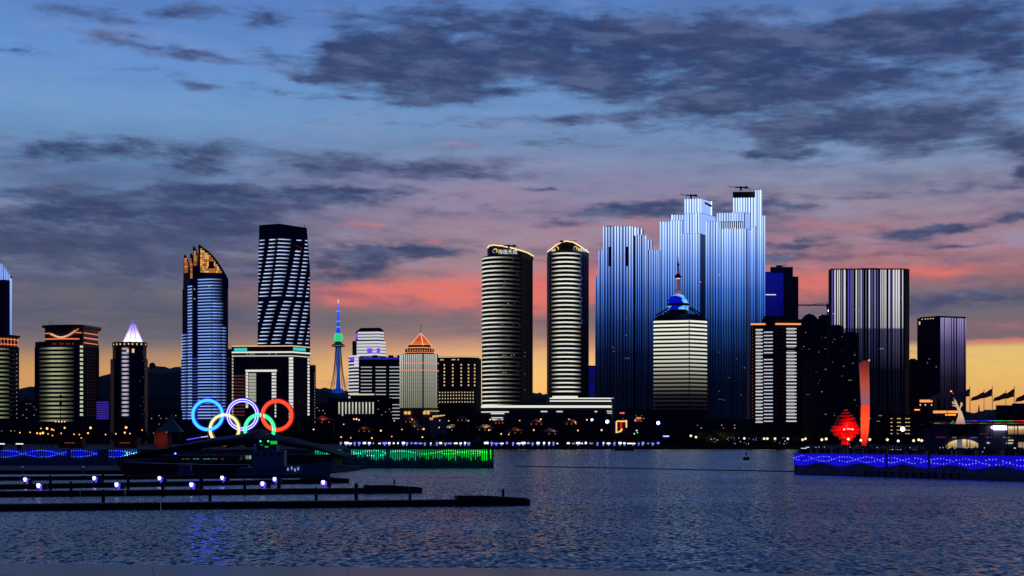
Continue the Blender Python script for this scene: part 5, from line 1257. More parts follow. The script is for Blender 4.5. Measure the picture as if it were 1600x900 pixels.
# --- row of lit stalls along the far beach, with small red umbrella tops
d = 1486; k = d/F
proto = Thing('beach_stall', 'tiny bright white and blue lit stall under a red peaked top in the row along the far shore', 'stall', 0, d, G, 'row of lit stalls along the far shore')
MB().box(-1.9,1.9,-1.6,1.6,G,G+.9).add([],[]).build('counter', m_plain, proto, None); 
def fixbase(th): pass
es = [em('stall_white', (235,238,255), 1.6, True), em('stall_blue', (110,120,255), 1.6, True), em('stall_dim', (150,170,235), .8)]
m_can = mat('red_canopy', (.30,.07,.04), .8)
def stall(px, first=False):
    x_ = X(px,d); th = Thing('beach_stall', 'tiny bright white and blue lit stall under a red peaked top in the row along the far shore', 'stall', x_, d, G, 'row of lit stalls along the far shore')
    reg(th, 'tiny white lit stall on the shore below', px)
    MB().box(x_-1.9,x_+1.9,d-1.2,d+1.6,G,G+.8).build('counter', m_plain, th)
    w0 = random.uniform(.7,2.6); MB().box(x_-w0,x_+w0*random.uniform(.6,1),d-1.35,d-1.25,Z(693.8,d),Z(random.uniform(690.4,692.2),d)).build('light_panel', random.choices(es,(6,2,3))[0], th)
    if random.random() < .5: MB().box(x_-.9,x_+.3,d-1.3,d-1.22,Z(696.3,d),Z(694.2,d)).build('light_panel', es[1], th)
    MB().lathe(x_, d, [(2.3,Z(690.2,d)),(.15,Z(687.3,d))], 4).build('canopy', m_can, th)
    for sx in (-1.7,1.7): MB().tube((x_+sx,d-1.1,G),(x_+sx,d-1.1,Z(690,d)),.08,.08,4).build('post', m_plain, th)
for ch in list(proto.o.children): bpy.data.objects.remove(ch)
bpy.data.objects.remove(proto.o)
for a_, b_ in ((531,733),(758,872),(886,1030)):
    px = a_+2
    while px < b_: stall(px); px += random.uniform(5.6,9.6)

# --- trees
m_leaf = noisy(mat('dark_foliage', (.03,.05,.025), .8), .4, .5); m_bark = mat('bark', (.04,.03,.025), .9)
def tree_proto(seed, R_, Ht, cone=False):
    rr = random.Random(seed); tr = bpy.data.objects.new('tree', None); COL.objects.link(tr)
    mb = MB().tube((0,0,0), (.2,.1,Ht*.42), .38, .26, 8); mb.tube((.2,.1,Ht*.42), (.1,0,Ht*.8), .26, .1, 6)
    for q in range(5):
        a_ = q*1.3+seed; z_ = Ht*(.35+.07*q); mb.tube((.15,.05,z_), (cos(a_)*R_*.6, sin(a_)*R_*.6, z_+Ht*.2), .16, .06, 5)
    o = mb.build('trunk', m_bark); o.parent = tr
    vs = []; fs = []; lobes = [(rr.uniform(-.5,.5)*R_, rr.uniform(-.5,.5)*R_, Ht*rr.uniform(.5,.8), R_*rr.uniform(.42,.66)) for _ in range(7)]
    for _ in range(620):
        if cone:
            t_ = rr.random()**1.4; r_ = R_*.62*(1-t_)*sqrt(rr.random())*1.1+.1; a_ = rr.random()*6.28; p = (r_*cos(a_), r_*sin(a_), Ht*(.18+.82*t_))
        else:
            L_ = rr.choice(lobes); 
            while True:
                q = [rr.uniform(-1,1) for _ in range(3)]; n_ = sum(c*c for c in q)
                if .25 < n_ < 1: break
            p = (L_[0]+q[0]*L_[3], L_[1]+q[1]*L_[3], L_[2]+q[2]*L_[3]*.8)
        s_ = rr.uniform(.3,.75); e = [rr.uniform(-1,1) for _ in range(3)]; f = [rr.uniform(-1,1) for _ in range(3)]
        b0 = len(vs); vs += [tuple(p[i]+e[i]*s_ for i in range(3)), tuple(p[i]+f[i]*s_ for i in range(3)), tuple(p[i]-e[i]*s_ for i in range(3)), tuple(p[i]-f[i]*s_ for i in range(3))]; fs.append((b0,b0+1,b0+2,b0+3))
    o = MB().add(vs, fs).build('crown', m_leaf); o.parent = tr
    return tr
protos = [tree_proto(1,5,12), tree_proto(2,6,14), tree_proto(3,4.2,10), tree_proto(4,4.5,14,True)]
for p_ in protos: p_['category'] = 'tree'
used = [False]*4
def tree(px, d, z=G, sc=1.0, lb='dark leafy tree in the belt of trees along the far shore', gr='trees along the far shore', kind=None):
    q = random.choice((0,1,2,0,1,2,3)) if kind is None else kind; s_ = sc*random.uniform(.85,1.2); kw = dict(loc=(X(px,d), d, z), rz=random.random()*6, sc=s_, label=lb, group=gr)
    if not used[q]:
        used[q] = True; o = protos[q]; o.location = kw['loc']; o.rotation_euler.z = kw['rz']; o.scale = (s_,)*3; o['label'] = lb; o['group'] = gr
    else: o = copy_tree(protos[q], None, **kw)
    return reg(o, ('dark pointed tree' if q == 3 else 'dark round tree')+' below', px)
x_ = 486
while x_ < 1345: tree(x_, random.uniform(1510,1545), sc=random.uniform(.9,1.3) if x_ > 1030 else random.uniform(.6,1.15)); x_ += random.uniform(4.6,9.5)
x_ = 484
while x_ < 1030: tree(x_, random.uniform(1490.5,1493), sc=random.uniform(.75,1.15)); x_ += random.uniform(5,9)
x_ = 1050
while x_ < 1420: tree(x_, random.uniform(1550,1556), sc=random.uniform(1.2,1.5)); x_ += random.uniform(8,13)
x_ = -12
while x_ < 480:
    tree(x_, random.uniform(760,1100), QL-.35, random.uniform(.6,.85), 'dark tree on the left promenade behind the breakwater', 'trees on the left promenade'); x_ += random.uniform(8,15)
x_ = 1350
while x_ < 1465: tree(x_, random.uniform(900,1050), 4.9, random.uniform(.55,.8), 'dark tree on the right promenade behind the globe lamps', 'trees on the right promenade'); x_ += random.uniform(9,15)

# --- villas with floodlit roofs
m_tile = [noisy(mat('orange_roof_tile', (.42,.13,.06), .7), .6, .3), noisy(mat('pale_roof', (.5,.42,.3), .7), .6, .3)]
m_vw = noisy(mat('villa_wall', (.02,.018,.016), .8), .5, .2)
def villa(px, py, w_, lb, ti=0, e=900, col=(1,.42,.18), d=1475+20, side=0):
    z_ = Z(py, d); wm = w_*d/F; x_ = X(px,d); th = Thing('villa', lb, 'house', x_, d, G)
    h0 = z_-wm*.17; 
    MB().box(x_-wm*.42, x_+wm*.42, d, d+10, G, h0).build('wall', m_vw, th)
    r = MB()      # hipped roof as four thick slopes
    r.add([(x_-wm*.5,d-1.2,h0),(x_+wm*.5,d-1.2,h0),(x_+wm*.5,d+11,h0),(x_-wm*.5,d+11,h0),(x_-wm*.06,d+4,z_),(x_+wm*.06,d+4,z_)],
          [(3,2,1,0),(0,1,5,4),(2,3,4,5),(1,2,5),(3,0,4)]); o = r.build('roof', m_tile[ti], th)
    MB().tube((x_-wm*.06,d+4,z_+.1),(x_+wm*.06,d+4,z_+.1),.25,.25,6).build('ridge', m_tile[ti], th)
    for s_ in (-.26,0,.26): MB().box(x_+wm*s_-.5, x_+wm*s_+.5, d-.08, d, h0-2.4, h0-1.0).build('window', em('villa_window', (255,150,70), .35), th)
    if e:
        l = bpy.data.lights.new('roof_floodlight', 'SPOT'); l.energy = e*1.1; l.color = col; l.shadow_soft_size = .4; l.spot_size = radians(100); l.spot_blend = .6
        lo = bpy.data.objects.new('roof_floodlight', l); COL.objects.link(lo); lo.parent = th.o; lo.location = (wm*side, -5.5, h0-G+.9); lo.rotation_euler.x = radians(128)
        fx = MB().ball(x_+wm*side, d-5.5, h0+1.3, .3, 8).build('floodlight_fitting', em('flood_'+str(ti), tuple(int(255*c**.45) for c in col), 2.5), th)
        MB().tube((x_+wm*side,d-5.5,G),(x_+wm*side,d-5.5,h0+1.1),.08,.08,5).build('floodlight_post', m_plain, th)
V_ = [(503,650,42,'wide villa with dull red lit roof at the left end of the far shore houses',0,2600,(1,.25,.10),.05),(569,666,30,'villa with faint brown roof ridge just right of the red roofed one',0,700,(1,.5,.3),0),
      (641,652,26,'small villa with red streaked roof under the pale finned tower',0,1500,(1,.2,.08),.1),(653,664,24,'villa with pale left roof slope above the white stalls',1,1100,(1,.75,.5),-.2),
      (706,663,38,'villa with brightest pale angular roof edges',1,2600,(1,.8,.5),-.1),(758,663,34,'villa with fan of warm light on its roof under the left round tower',1,3800,(1,.62,.3),.05),
      (805,668,34,'villa with mottled orange roof below the podium',0,1500,(1,.45,.2),.1),(838,655,30,'villa with bright orange lit roof below the podium lights',0,2400,(1,.38,.12),.15),
      (858,669,36,'villa with brownish roof in front of the orange lit one',1,900,(1,.5,.25),.2),(893,655,28,'villa with deep orange roof towards the right of the podium',0,2200,(1,.35,.1),.1),
      (722,650,24,'small villa with a row of yellow lit posts on its terrace',0,0,(1,.5,.2),0),(780,655,20,'small dark villa left of the twin orange lamps',0,500,(1,.4,.2),0)]
for px, py, w_, lb, ti, e, c, sd in V_: villa(px, py, w_, lb, ti, e, c, 1494+random.uniform(0,14), sd)
d = 1492; th = Thing('terrace_lights', 'slanting row of small yellow lit columns beneath the dark hotel', 'lights', X(688,d), d, G)
for i in range(9): MB().box(X(676+i*2.2,d), X(677.3+i*2.2,d), d-.4, d, Z(652.5-.35*i,d), Z(649.3-.15*i,d)).build('lit_column', em('terrace_yellow', (255,215,140), 1.0), th)
for i in range(3): MB().box(X(671.5+i*1.9,d), X(672.8+i*1.9,d), d-.4, d, Z(656,d), Z(652.5,d)).build('lit_column', em('terrace_orange', (255,150,80), 1.0), th)
MB().box(X(671,d), X(697,d), d, d+6, G, Z(653,d)).build('terrace', m_conc, th)

# --- street lamps
def lamp(px, py, d, z, r_, col, s_, lb, gr, nm='street_lamp', ht=0, smp=False, split=False):
    x_ = X(px,d); zc = Z(py,d); th = Thing(nm, lb, 'street lamp', x_, d, z, gr)
    reg(th, {'lamp_amber':'amber street lamp in front of','lamp_dim':'small warm lamp below','lamp_globe':'white globe lamp below'}.get(col, 'lamp below'), px)
    MB().tube((x_,d,z),(x_,d,zc-r_*.8),.11,.07,6).build('post', m_plain, th)
    MB().ball(x_, d, zc, r_, 10).build('lamp_head', em(col, {'lamp_amber':(255,165,80),'lamp_globe':(255,235,190),'lamp_white':(235,240,255),'lamp_blue':(120,140,255),'lamp_dim':(255,190,130)}[col], s_, smp), th, smooth=True)
    if nm == 'globe_lamp': MB().lathe(x_, d, [(.28,zc-r_*1.15),(.35,zc-r_*.85)], 8).build('globe_collar', m_plain, th)
for px, py, big in ((31,676,0),(47,675.5,0),(58,677,1),(63,677.5,1),(67,676.5,2),(64,669.5,0),(73.5,669.5,2),(81,671,1),(84,672,0),(75,678,0),(82,680.5,0),(95,677,1),(101,668.5,1),(115.6,678.5,0),(124,679,0),(127,684.5,0),
                    (137.5,676.8,1),(141.5,668.5,2),(165,679,0),(181,677.8,0),(195,676,1),(197,668,2),(203,677.5,0),(222,672,0),(240.5,676.5,0),(261.5,667.5,2),(260,676,1),(92,659,0),(96.5,659,0)):
    lamp(px, py, 640+random.uniform(0,60), QL-.35, (.28,.42,.56)[big], 'lamp_amber', 2.6, 'amber street lamp on its post on the left promenade', 'amber street lamps on the left promenade')
for px, py in ((490,671,),(537,663+0),(561,656),(616,657.5),(628,671),(662,670.5),(686,668),(701,657.5),(732,657.5),(764,672),(834,672),(903,672.5),(812,657),(595,673),(845,655),(889,655),(899,660),(917,656),(783,678),(795,679),(533,683),(548,684),(581,684.5),(612,682),(660,683),(940,672),(553,654.8),(557,654.8),(644,655.5),(770,655.5),(766,655.5),(687,657)):
    lamp(px, py, 1480, G, random.choice((.6,.8,1.0)), 'lamp_dim', 1.6, 'small warm lamp among the houses and trees of the far shore', 'warm lamps along the far shore')
for px, py in ((1079.5,681),(1087.5,683),(1163,685),(1194,685.4),(1199,685.4),(1211,685.4),(1231,685.6),(1254,687),(1258.5,685.6)):
    lamp(px, py, 1490, G, 1.25, 'lamp_globe', 1.3, 'white globe lamp on the far shore promenade left of the red sculpture', 'globe lamps on the far promenade', 'globe_lamp')
for px, py in ((1284,687),(1291,685.8),(1325.5,686.2),(1345,688),(1359,686.8),(1386.5,687),(1403.5,689),(1427.5,688.5),(1435.5,687.2),(1440,688.4),(1446,688)):
    lamp(px, py, 640, 4.9, .62, 'lamp_globe', 1.3, 'white globe lamp on the right promenade behind the crowd', 'globe lamps on the right promenade', 'globe_lamp')
for px, py, d_, r_, lb in ((925,656,1482,1.2,'blue white floodlight mast below the podium end, smaller of the pair'),(949,659,1481,1.9,'big blue white floodlight left of the red and gold sign'),(1028.5,661,1481,1.8,'blue white floodlight right of the red and gold sign'),(1410.5,670.5,900,1.5,'blue white floodlight mast on the right promenade')):
    th = Thing('floodlight_mast', lb, 'floodlight', X(px,d_), d_, G); MB().tube((X(px,d_),d_,G),(X(px,d_),d_,Z(py,d_)-r_),.2,.15,6).build('mast', m_plain, th)
    MB().ball(X(px,d_), d_, Z(py,d_), r_, 12).build('lamp_head', em('flood_white', (205,225,255), 6, True), th, smooth=True); MB().lathe(X(px,d_)+.4, d_+.6, [(r_*1.02,Z(py,d_)-r_*.9),(r_*1.1,Z(py,d_)+r_*.2)], 12).build('lamp_housing', em('flood_blue_rim', (60,70,255), 1.3), th)  # blue glow around the head is an added emissive shell
# --- red and gold sign gate and small shop signs
d = 1482; th = Thing('sign_gate', 'gold framed rectangular gateway sign with red lettering on the far shore', 'sign', X(970,d), d, G)
g_ = em('sign_frame_gold', (255,205,110), 1.1)
for p0, p1, q0, q1 in ((962,964.2,658.5,676.5),(977.6,979.8,656.5,668),(963.5,979.5,657,659.2)): bxp(p0,p1,d-.5,d,q0,q1,'frame',g_,th,d)
bxp(964.4,977.4,d,d+.4,659.4,676,'panel',mat('sign_panel', (.22,.12,.08), .6),th,d)
MB().add([(X(px,d), yy, Z(py,d)) for yy in (d-.45,d-.1) for px, py in ((964.6,674.6),(969,673),(969.5,671),(972,669.5),(973,671.5),(970,675),(964.6,676.4))], [tuple(range(7)),tuple(range(7,14))[::-1]]+[(i,7+i,7+(i+1)%7,(i+1)%7) for i in range(7)]).build('frame', g_, th)
for i, q in enumerate((660.6, 663.3, 666, 668.4)):   # blurred red characters, stroke by stroke
    for p0, p1, dq in ((968.6,972.4,0),(969.2,971.8,.95)): bxp(p0,p1,d-.35,d-.05,q+dq,q+dq+.5,'red_lettering',em('sign_red', (255,45,35), 1.2),th,d)
    bxp(970.1,970.8,d-.3,d-.05,q,q+2.0,'red_lettering',em('sign_red', (255,45,35), 1.2),th,d)
th = Thing('shop_sign', 'small two-tier shop sign, gold letters above a red strip', 'sign', X(997,d), d, G)
bxp(994,1002,d,d+.3,651,658.6,'panel',m_plain,th,d); bxp(994,1001.8,d-.3,d,655.6,658.2,'red_strip',em('strip_red', (190,15,40), .9),th,d)
for i in range(5): bxp(994.2+i*1.55,995.4+i*1.55,d-.3,d,651.8+(i%2)*.5,654.6,'gold_letter',em('letter_gold', (240,170,50), 1.0),th,d)
bxp(991.4,993.2,d-.3,d,655.2,657.8,'logo_light',em('logo_light', (170,170,255), 1.3),th,d); MB().tube((X(998,d),d+.2,G),(X(998,d),d+.2,Z(658,d)),.2,.2,6).build('post', m_plain, th)
th = Thing('shop_sign', 'small violet white glowing sign bar above the right end of the stalls', 'sign', X(1038,d), d, G)
bxp(1035,1046,d,d+.3,680,684,'panel',mat('sign_violet_back', (.05,.05,.3), .5),th,d); bxp(1036,1045.6,d-.3,d,680.8,682.2,'light_bar',em('bar_violet', (200,190,255), 1.8),th,d); bxp(1038,1044,d-.3,d,682.6,684.2,'light_bar',em('bar_blue', (40,20,230), 1.2),th,d); MB().tube((X(1040,d),d+.2,G),(X(1040,d),d+.2,Z(684,d)),.2,.2,6).build('post', m_plain, th)
th = Thing('traffic_light', 'tiny green and white signal lights below the shop sign', 'traffic light', X(996,d), d, G)
for px, py, c, nm in ((994.8,672.6,(255,240,225),'sig_white'),(996,675.8,(60,230,150),'sig_green'),(991,677.8,(255,190,170),'sig_pink')): MB().ball(X(px,d), d-.2, Z(py,d), .75, 8).build('signal_lamp', em(nm, c, 1.3), th)
MB().tube((X(995,d),d+.3,G),(X(995,d),d+.3,Z(671,d)),.15,.15,6).build('post', m_plain, th)
th = Thing('rooftop_sign', 'pair of small red lights on a dark block right of the podium', 'sign', X(970,d), d+60, G)
for px in (969.6, 972.6, 974.6): MB().ball(X(px,d+60), d+60, Z(645.4,d+60), .9, 8).build('lamp', em('pair_red', (255,110,90), 1.2), th)
MB().tube((X(972,d+60),d+61,G),(X(972,d+60),d+61,Z(646,d+60)),.3,.3,6).build('post', m_plain, th)

# --- red swirling sculpture
d = 1300; k = d/F; x_ = X(1321,d); th = Thing('red_sculpture', 'red floodlit sculpture of stacked swirling rings beside the tall red column', 'sculpture', x_, d, 4.9)
m_rs = mat('red_painted_steel', (.75,.02,.015), .35); rr = random.Random(5)
lay = [(642.5,3.6),(646.5,6.5),(650.5,10.5),(654.5,13.5),(658.5,16),(663,19),(667.5,22),(671.5,23),(676,19),(680.5,15),(685,11)]
for i, (py, R_) in enumerate(lay):
    n = 36; vs = []; fs = []; z0 = Z(py,d); off = rr.uniform(-.8,.8)*k
    for j in range(n+1):     # each ring is an open spiral band that rises as it turns
        a_ = 2*pi*j/n+i*1.1; r_ = R_*k*(1+.07*sin(a_*2+i)); zz_ = z0+(j/n-.5)*1.6
        for q, (dr, dz) in enumerate(((0,-1.5),(0,1.1),(-1.6,1.4),(-1.6,-1.2))): vs.append((x_+off+(r_+dr)*cos(a_), d+(r_+dr)*sin(a_), zz_+dz))
    for j in range(n):
        for q in range(4): fs.append((j*4+q, j*4+(q+1)%4, j*4+4+(q+1)%4, j*4+4+q))
    fs += [(3,2,1,0),(n*4,n*4+1,n*4+2,n*4+3)]
    MB().add(vs, fs).build('swirl_ring', m_rs, th)
MB().lathe(x_, d, [(7*k,4.9),(4.5*k,Z(676,d)),(5.5*k,Z(660,d)),(2*k,Z(645,d)),(.3*k,Z(639,d))], 16).build('core', m_rs, th)
MB().box(x_-3*k, x_+3*k, d-24*k, d-23.4*k, Z(671,d), Z(669.8,d)).build('lamp_bar', em('sculpture_lamp', (255,200,200), 1.6), th)
for px in (1313,1326): MB().ball(X(px,d), d-15, Z(671,d), .8, 8).build('lamp', em('sculpture_lamp2', (255,160,150), 3), th)
for dx0, dz0, e in ((-16,6,13000),(14,6,13000),(0,18,9000),(0,-1,0)):
    if e: l = bpy.data.lights.new('floodlight', 'SPOT'); l.spot_size = radians(120); l.spot_blend = .4; l.energy = e; l.color = (1,.04,.03); l.shadow_soft_size = .5; lo = bpy.data.objects.new('floodlight', l); COL.objects.link(lo); lo.parent = th.o; lo.location = (dx0, -22, dz0); lo.rotation_euler.x = radians(100)
# --- tall curved red column (LED sail)
d = 700; k = d/F; th = Thing('sail_column', 'tall thin curved blade lit salmon above and bright red below, right of the red sculpture', 'column', X(1352,d), d, 4.9)
def blade(p, nm, m_, dy=0):
    n = len(p); vs = []; fs = []
    for py, xl, xr in p:
        z_ = Z(py,d)
        for q in range(7): t_ = q/6; vs.append((X(xl+(xr-xl)*t_,d), d+dy-1.2*sin(pi*t_), z_))
        for q in range(7): t_ = 1-q/6; vs.append((X(xl+(xr-xl)*t_,d), d+dy+.9, z_))
    for i in range(n-1):
        for q in range(14): fs.append((i*14+q, i*14+(q+1)%14, i*14+14+(q+1)%14, i*14+14+q))
    fs += [tuple(range(14)), tuple(range((n-1)*14, n*14))[::-1]]
    return MB().add(vs, fs).build(nm, m_, th, smooth=False)
blade([(697,1347.5,1353),(690,1346,1355),(675,1345.5,1357.6),(655,1345.5,1358.6),(632.5,1346,1359)], 'lower_screen', emit_z('red_screen', [(Z(697,d),(170,20,12)),(Z(688,d),(225,38,20)),(Z(665,d),(255,84,38)),(Z(632,d),(255,58,28))], 1.15, 0, 40))
blade([(632,1346,1359),(610,1345,1358.8),(585,1343.8,1358.2),(568,1342.8,1357.8),(563.5,1350,1357.6)], 'upper_screen', emit_z('salmon_screen', [(Z(632,d),(140,95,125)),(Z(620,d),(160,90,95)),(Z(600,d),(178,76,62)),(Z(575,d),(132,46,40)),(Z(564,d),(95,40,38))], .95, 0, 60))
MB().ball(X(1357.6,d), d-.5, Z(563,d), .45, 8).build('tip_lamp', e_warm, th); MB().box(X(1346.5,d), X(1354,d), d-1.5, d+1.5, 4.9, Z(696.8,d)).build('plinth', m_conc, th)
# --- terminal building on the right promenade
d = 520; k = d/F; m_tm = noisy(mat('terminal_wall', (.10,.10,.13), .6), .2, .2)
th = Thing('terminal_building', 'long ship-like terminal with rainbow lit roof edges and an oval lit window', 'building', X(1530,d), d, 4.9)
z = lambda py: Z(py, d)
v = Vol(th, d, [(1444,2),(1458,0),(1640,0)], 0, m_tm, zb=4.9, ztop=z(663), depth=26)
MB().box(X(1485,d), X(1640,d), d+4, d+24, z(663), z(658.4)).build('upper_wall', m_tm, th)
MB().box(X(1483,d), X(1642,d), d+2.4, d+25, z(658.4)+.003, z(657.4)).build('roof_slab', m_plain, th)
MB().box(X(1441,d), X(1642,d), d-1.2, d+3, z(664), z(662.6)).build('canopy_slab', m_plain, th)
rb = [((60,70,220),'r_blue'),((120,60,200),'r_violet'),((30,40,230),'r_blue2'),((30,60,240),'r_blue3'),((70,130,230),'r_cyan'),((30,200,60),'r_green'),((30,180,50),'r_green2'),((170,120,50),'r_gold'),((230,40,40),'r_red'),((255,60,60),'r_red2')]
for i, (c, nm) in enumerate(rb): MB().box(X(1509+i*10,d), X(1518.8+i*10,d), d+2.2, d+2.35, z(658.0), z(656.8)).build('rainbow_light', em(nm, c, .9), th)
seg = [(1458,1467,(90,150,60)),(1467.5,1474,(140,30,60)),(1475,1483,(80,25,60)),(1483,1490,(40,150,60)),(1508,1516,(50,120,60)),(1517,1528,(120,20,70)),(1529,1538,(40,160,80)),(1539,1552,(170,30,40)),(1553,1562,(120,120,50)),(1563,1573,(200,30,30)),(1574,1587,(60,150,60)),(1588,1620,(200,30,30))]
for a_, b_, c in seg: MB().box(X(a_,d), X(b_,d), d-1.4, d-1.25, z(662.1), z(660.9)).build('rainbow_light', em('s%d' % a_, c, .8), th)
MB().box(X(1486,d), X(1527,d), d-.3, d, z(681), z(665.5)).build('dark_screen', m_black, th)
# lens-shaped lit window, split by mullions
def lens(x0, x1, y0, y1, nm, m_, parts=6, dd=.5):
    n = 16; 
    for q in range(parts):
        vs = []; a0, a1 = q/parts+.004, (q+1)/parts-.004; m2 = 5; top = []; bot = []
        for j in range(m2+1):
            t_ = a0+(a1-a0)*j/m2; s_ = max(0, 1-(2*t_-1.05)**2/1.12)**.5; px = x0+(x1-x0)*t_
            top.append((X(px,d), z(y1-(y1-y0)*s_))); bot.append((X(px,d), z(y1)))
        out_ = bot+top[::-1]; N = len(out_)
        MB().add([(a_,d-dd,b_) for a_,b_ in out_]+[(a_,d-.02,b_) for a_,b_ in out_], [tuple(range(N)),tuple(range(N,2*N))[::-1]]+[(i,N+i,N+(i+1)%N,(i+1)%N) for i in range(N)]).build(nm, m_ if q != 2 else em('lens_grey', (110,118,140), .6), th)
lens(1478, 1528, 686.5, 699.5, 'lens_window', emit_z('lens_cream', [(z(700),(150,120,70)),(z(694),(195,165,115)),(z(687),(245,220,170))], .95, 0, 20))
MB().add([(X(px,d), d-1.3+yy, z(py)) for yy in (0,1.2) for px, py in ((1546,667.5),(1551,665),(1571,665),(1572,672),(1553,672))], [(0,1,2,3,4)[::-1],(5,6,7,8,9),(0,1,6,5),(1,2,7,6),(2,3,8,7),(3,4,9,8),(4,0,5,9)]).build('white_light_box', em('box_white', (225,230,255), 2.6, True), th)
for i in range(7): MB().box(X(1574.4+i*8,d), X(1581.8+i*8,d), d-.25, d, z(678.5), z(666)).build('lit_window', emit_z('gallery_cream', [(z(679),(120,80,60)),(z(672),(185,140,105)),(z(668),(250,225,180))], .9, 0, 20) if i == 0 else bpy.data.materials['gallery_cream'], th)
for a_, b_, q, c, nm in ((1488,1494,683.5,(130,140,70),'l1'),(1515,1526,683.5,(50,90,220),'l2'),(1541,1551,683.5,(90,40,200),'l3'),(1567,1577,683.5,(60,150,170),'l4'),(1462,1477,683,(120,20,50),'l5')): MB().box(X(a_,d), X(b_,d), d-.35, d-.02, z(q+.7), z(q-.5)).build('strip_light', em(nm, c, .8), th)
for a_, b_, q, c, nm in ((1542,1547,692,(230,240,235),'k1'),(1571,1582,692.4,(220,235,215),'k2'),(1574,1583,688,(235,205,140),'k3')): MB().box(X(a_,d), X(b_,d), d-.5, d-.02, z(q+.6), z(q-.7)).build('counter_light', em(nm, c, 1.0), th)
for i in range(3): MB().box(X(1590+i*8,d), X(1597+i*8,d), d-.25, d-.01, z(699), z(691)).build('lit_window', em('cream_low', (190,165,130), .6), th)
MB().box(X(1531,d), X(1544,d), d-.2, d-.01, z(678.5), z(677.6)).build('strip_light', em('brown_strip', (110,70,40), .6), th)
for px in (1509, 1545, 1572, 1588): MB().box(X(px,d)-.15, X(px,d)+.15, d-1.6, d-1.25, 4.9, z(662)).build('column', m_plain, th)
# --- white flame-shaped sculpture on its roof
th = Thing('flame_sculpture', 'white leaf-like flame sculpture lit cream, rising from the terminal roof', 'sculpture', X(1502,d), d, z(662.4))
m_fl = emit_z('lit_cream_paint', [(z(662),(190,140,120)),(z(650),(235,195,160)),(z(630),(225,185,150))], .8, 0, 40)  # cream light on the leaves is put into their emission
def horn(pts, nm='leaf'):
    mb = MB()
    for (a_,b_,r_),(c_,e_,s_) in zip(pts, pts[1:]): mb.tube((X(a_,d), d+1, z(b_)), (X(c_,d), d+1, z(e_)), r_*k, s_*k, 10)
    mb.build(nm, m_fl, th, smooth=True)
horn([(1502,662.3,7.6),(1502,657,6.0),(1502.4,651,4.2),(1502,646,3.0),(1499.5,640,2.2),(1497,634,1.6),(1494,627,1.5),(1492.2,621.5,.8)])
horn([(1505,662.3,3.5),(1505.5,655,2.6),(1504.5,650,1.8),(1501,645.5,1.0)]); horn([(1499,642,1.2),(1502,636,.9),(1504,631.5,1.8),(1503,628.5,.8)]); horn([(1498,636,1.0),(1494,634,1.1),(1489,633.4,.5)]); horn([(1496,631,1.2),(1490.5,629.5,1.4),(1489.4,627,.6)]); horn([(1502,646,.8),(1505,645.4,.5)])
MB().tube((X(1494,d),d+1,z(622)),(X(1490.5,d),d+1,z(612)),.12,.1,5).build('mast', m_plain, th); MB().ball(X(1487.5,d),d+1,z(611.2),.3,8).build('lamp', em('flame_lamp', (255,170,110), 2), th); MB().ball(X(1490,d),d+1,z(614.5),.22,8).build('lamp', em('flame_red', (230,40,40), 1.5), th)
MB().tube((X(1490,d),d,z(657.5)),(X(1485,d),d,z(662)),.14,.14,5).build('green_edge_light', em('edge_green', (60,190,80), .9), th)
# --- flags
def flag(px_pole, py_top, py_bot_attach, px_tip, cols, lb, d=430, foot=4.9):
    k = d/F; x_ = X(px_pole,d); th = Thing('flagpole', lb, 'flag', x_, d, foot)
    MB().tube((x_,d,foot),(x_,d,Z(py_top,d)),.14,.07,8).build('pole', m_steel, th); MB().ball(x_,d,Z(py_top,d)+.1,.16,8).build('finial', m_steel, th)
    n, m = 14, 7; vs = []; fs = []; w_ = (px_pole-px_tip)*k; z1 = Z(py_top+2.2,d); z0 = Z(py_bot_attach,d)
    for s_ in (0,.05):
        for i in range(n+1):
            t_ = i/n; dr = -(t_**1.1)*w_*.30+.12*sin(t_*9)*t_
            hh = (z1-z0)*(1-.52*t_)
            for j in range(m+1):
                u = j/m; vs.append((x_-.08-t_*w_, d+s_+.45*sin(t_*8+u*1.5)*t_+.15*sin(u*6), z0+dr+hh*u+(z1-z0-hh)*.15))
    N = (n+1)*(m+1)
    for i in range(n):
        for j in range(m): a_ = i*(m+1)+j; fs += [(a_,a_+1,a_+m+2,a_+m+1),(N+a_,N+a_+m+1,N+a_+m+2,N+a_+1)]
    for i in range(n): a_ = i*(m+1); fs += [(a_,a_+m+1,N+a_+m+1,N+a_),(a_+m,N+a_+m,N+a_+2*m+1,a_+2*m+1)]
    MB().add(vs, fs).build('flag_cloth', cols, th, smooth=True)
fm = [mat('flag_'+n_, c, .8) for n_, c in (('grey_green',(.16,.19,.18)),('violet_grey',(.15,.12,.18)),('slate',(.12,.13,.16)),('rust',(.25,.10,.06)),('olive',(.14,.14,.05)),('brown',(.16,.10,.07)),('dark_red',(.22,.08,.06)))]
flag(1480,606,620,1455,fm[0],'leftmost flag, pale grey green, waving before the dark right tower')
flag(1515.5,605,619,1492,fm[1],'violet grey flag on a pole at the right edge of the dark tower')
flag(1550.5,605,619,1531,fm[2],'slate flag on the tall pole right of the yellow sky gap, near the tower')
flag(1537.5,610,622,1518,fm[3],'rust red flag overlapping the slate one, lower pole',442)
flag(1585,605,620,1567,fm[4],'olive yellow flag on a tall pole towards the right edge')
flag(1571.5,611,623,1553,fm[5],'brown flag overlapping the olive one, lower pole',442)
flag(1607,610,624,1588,fm[6],'dark red flag cut by the right border',442)
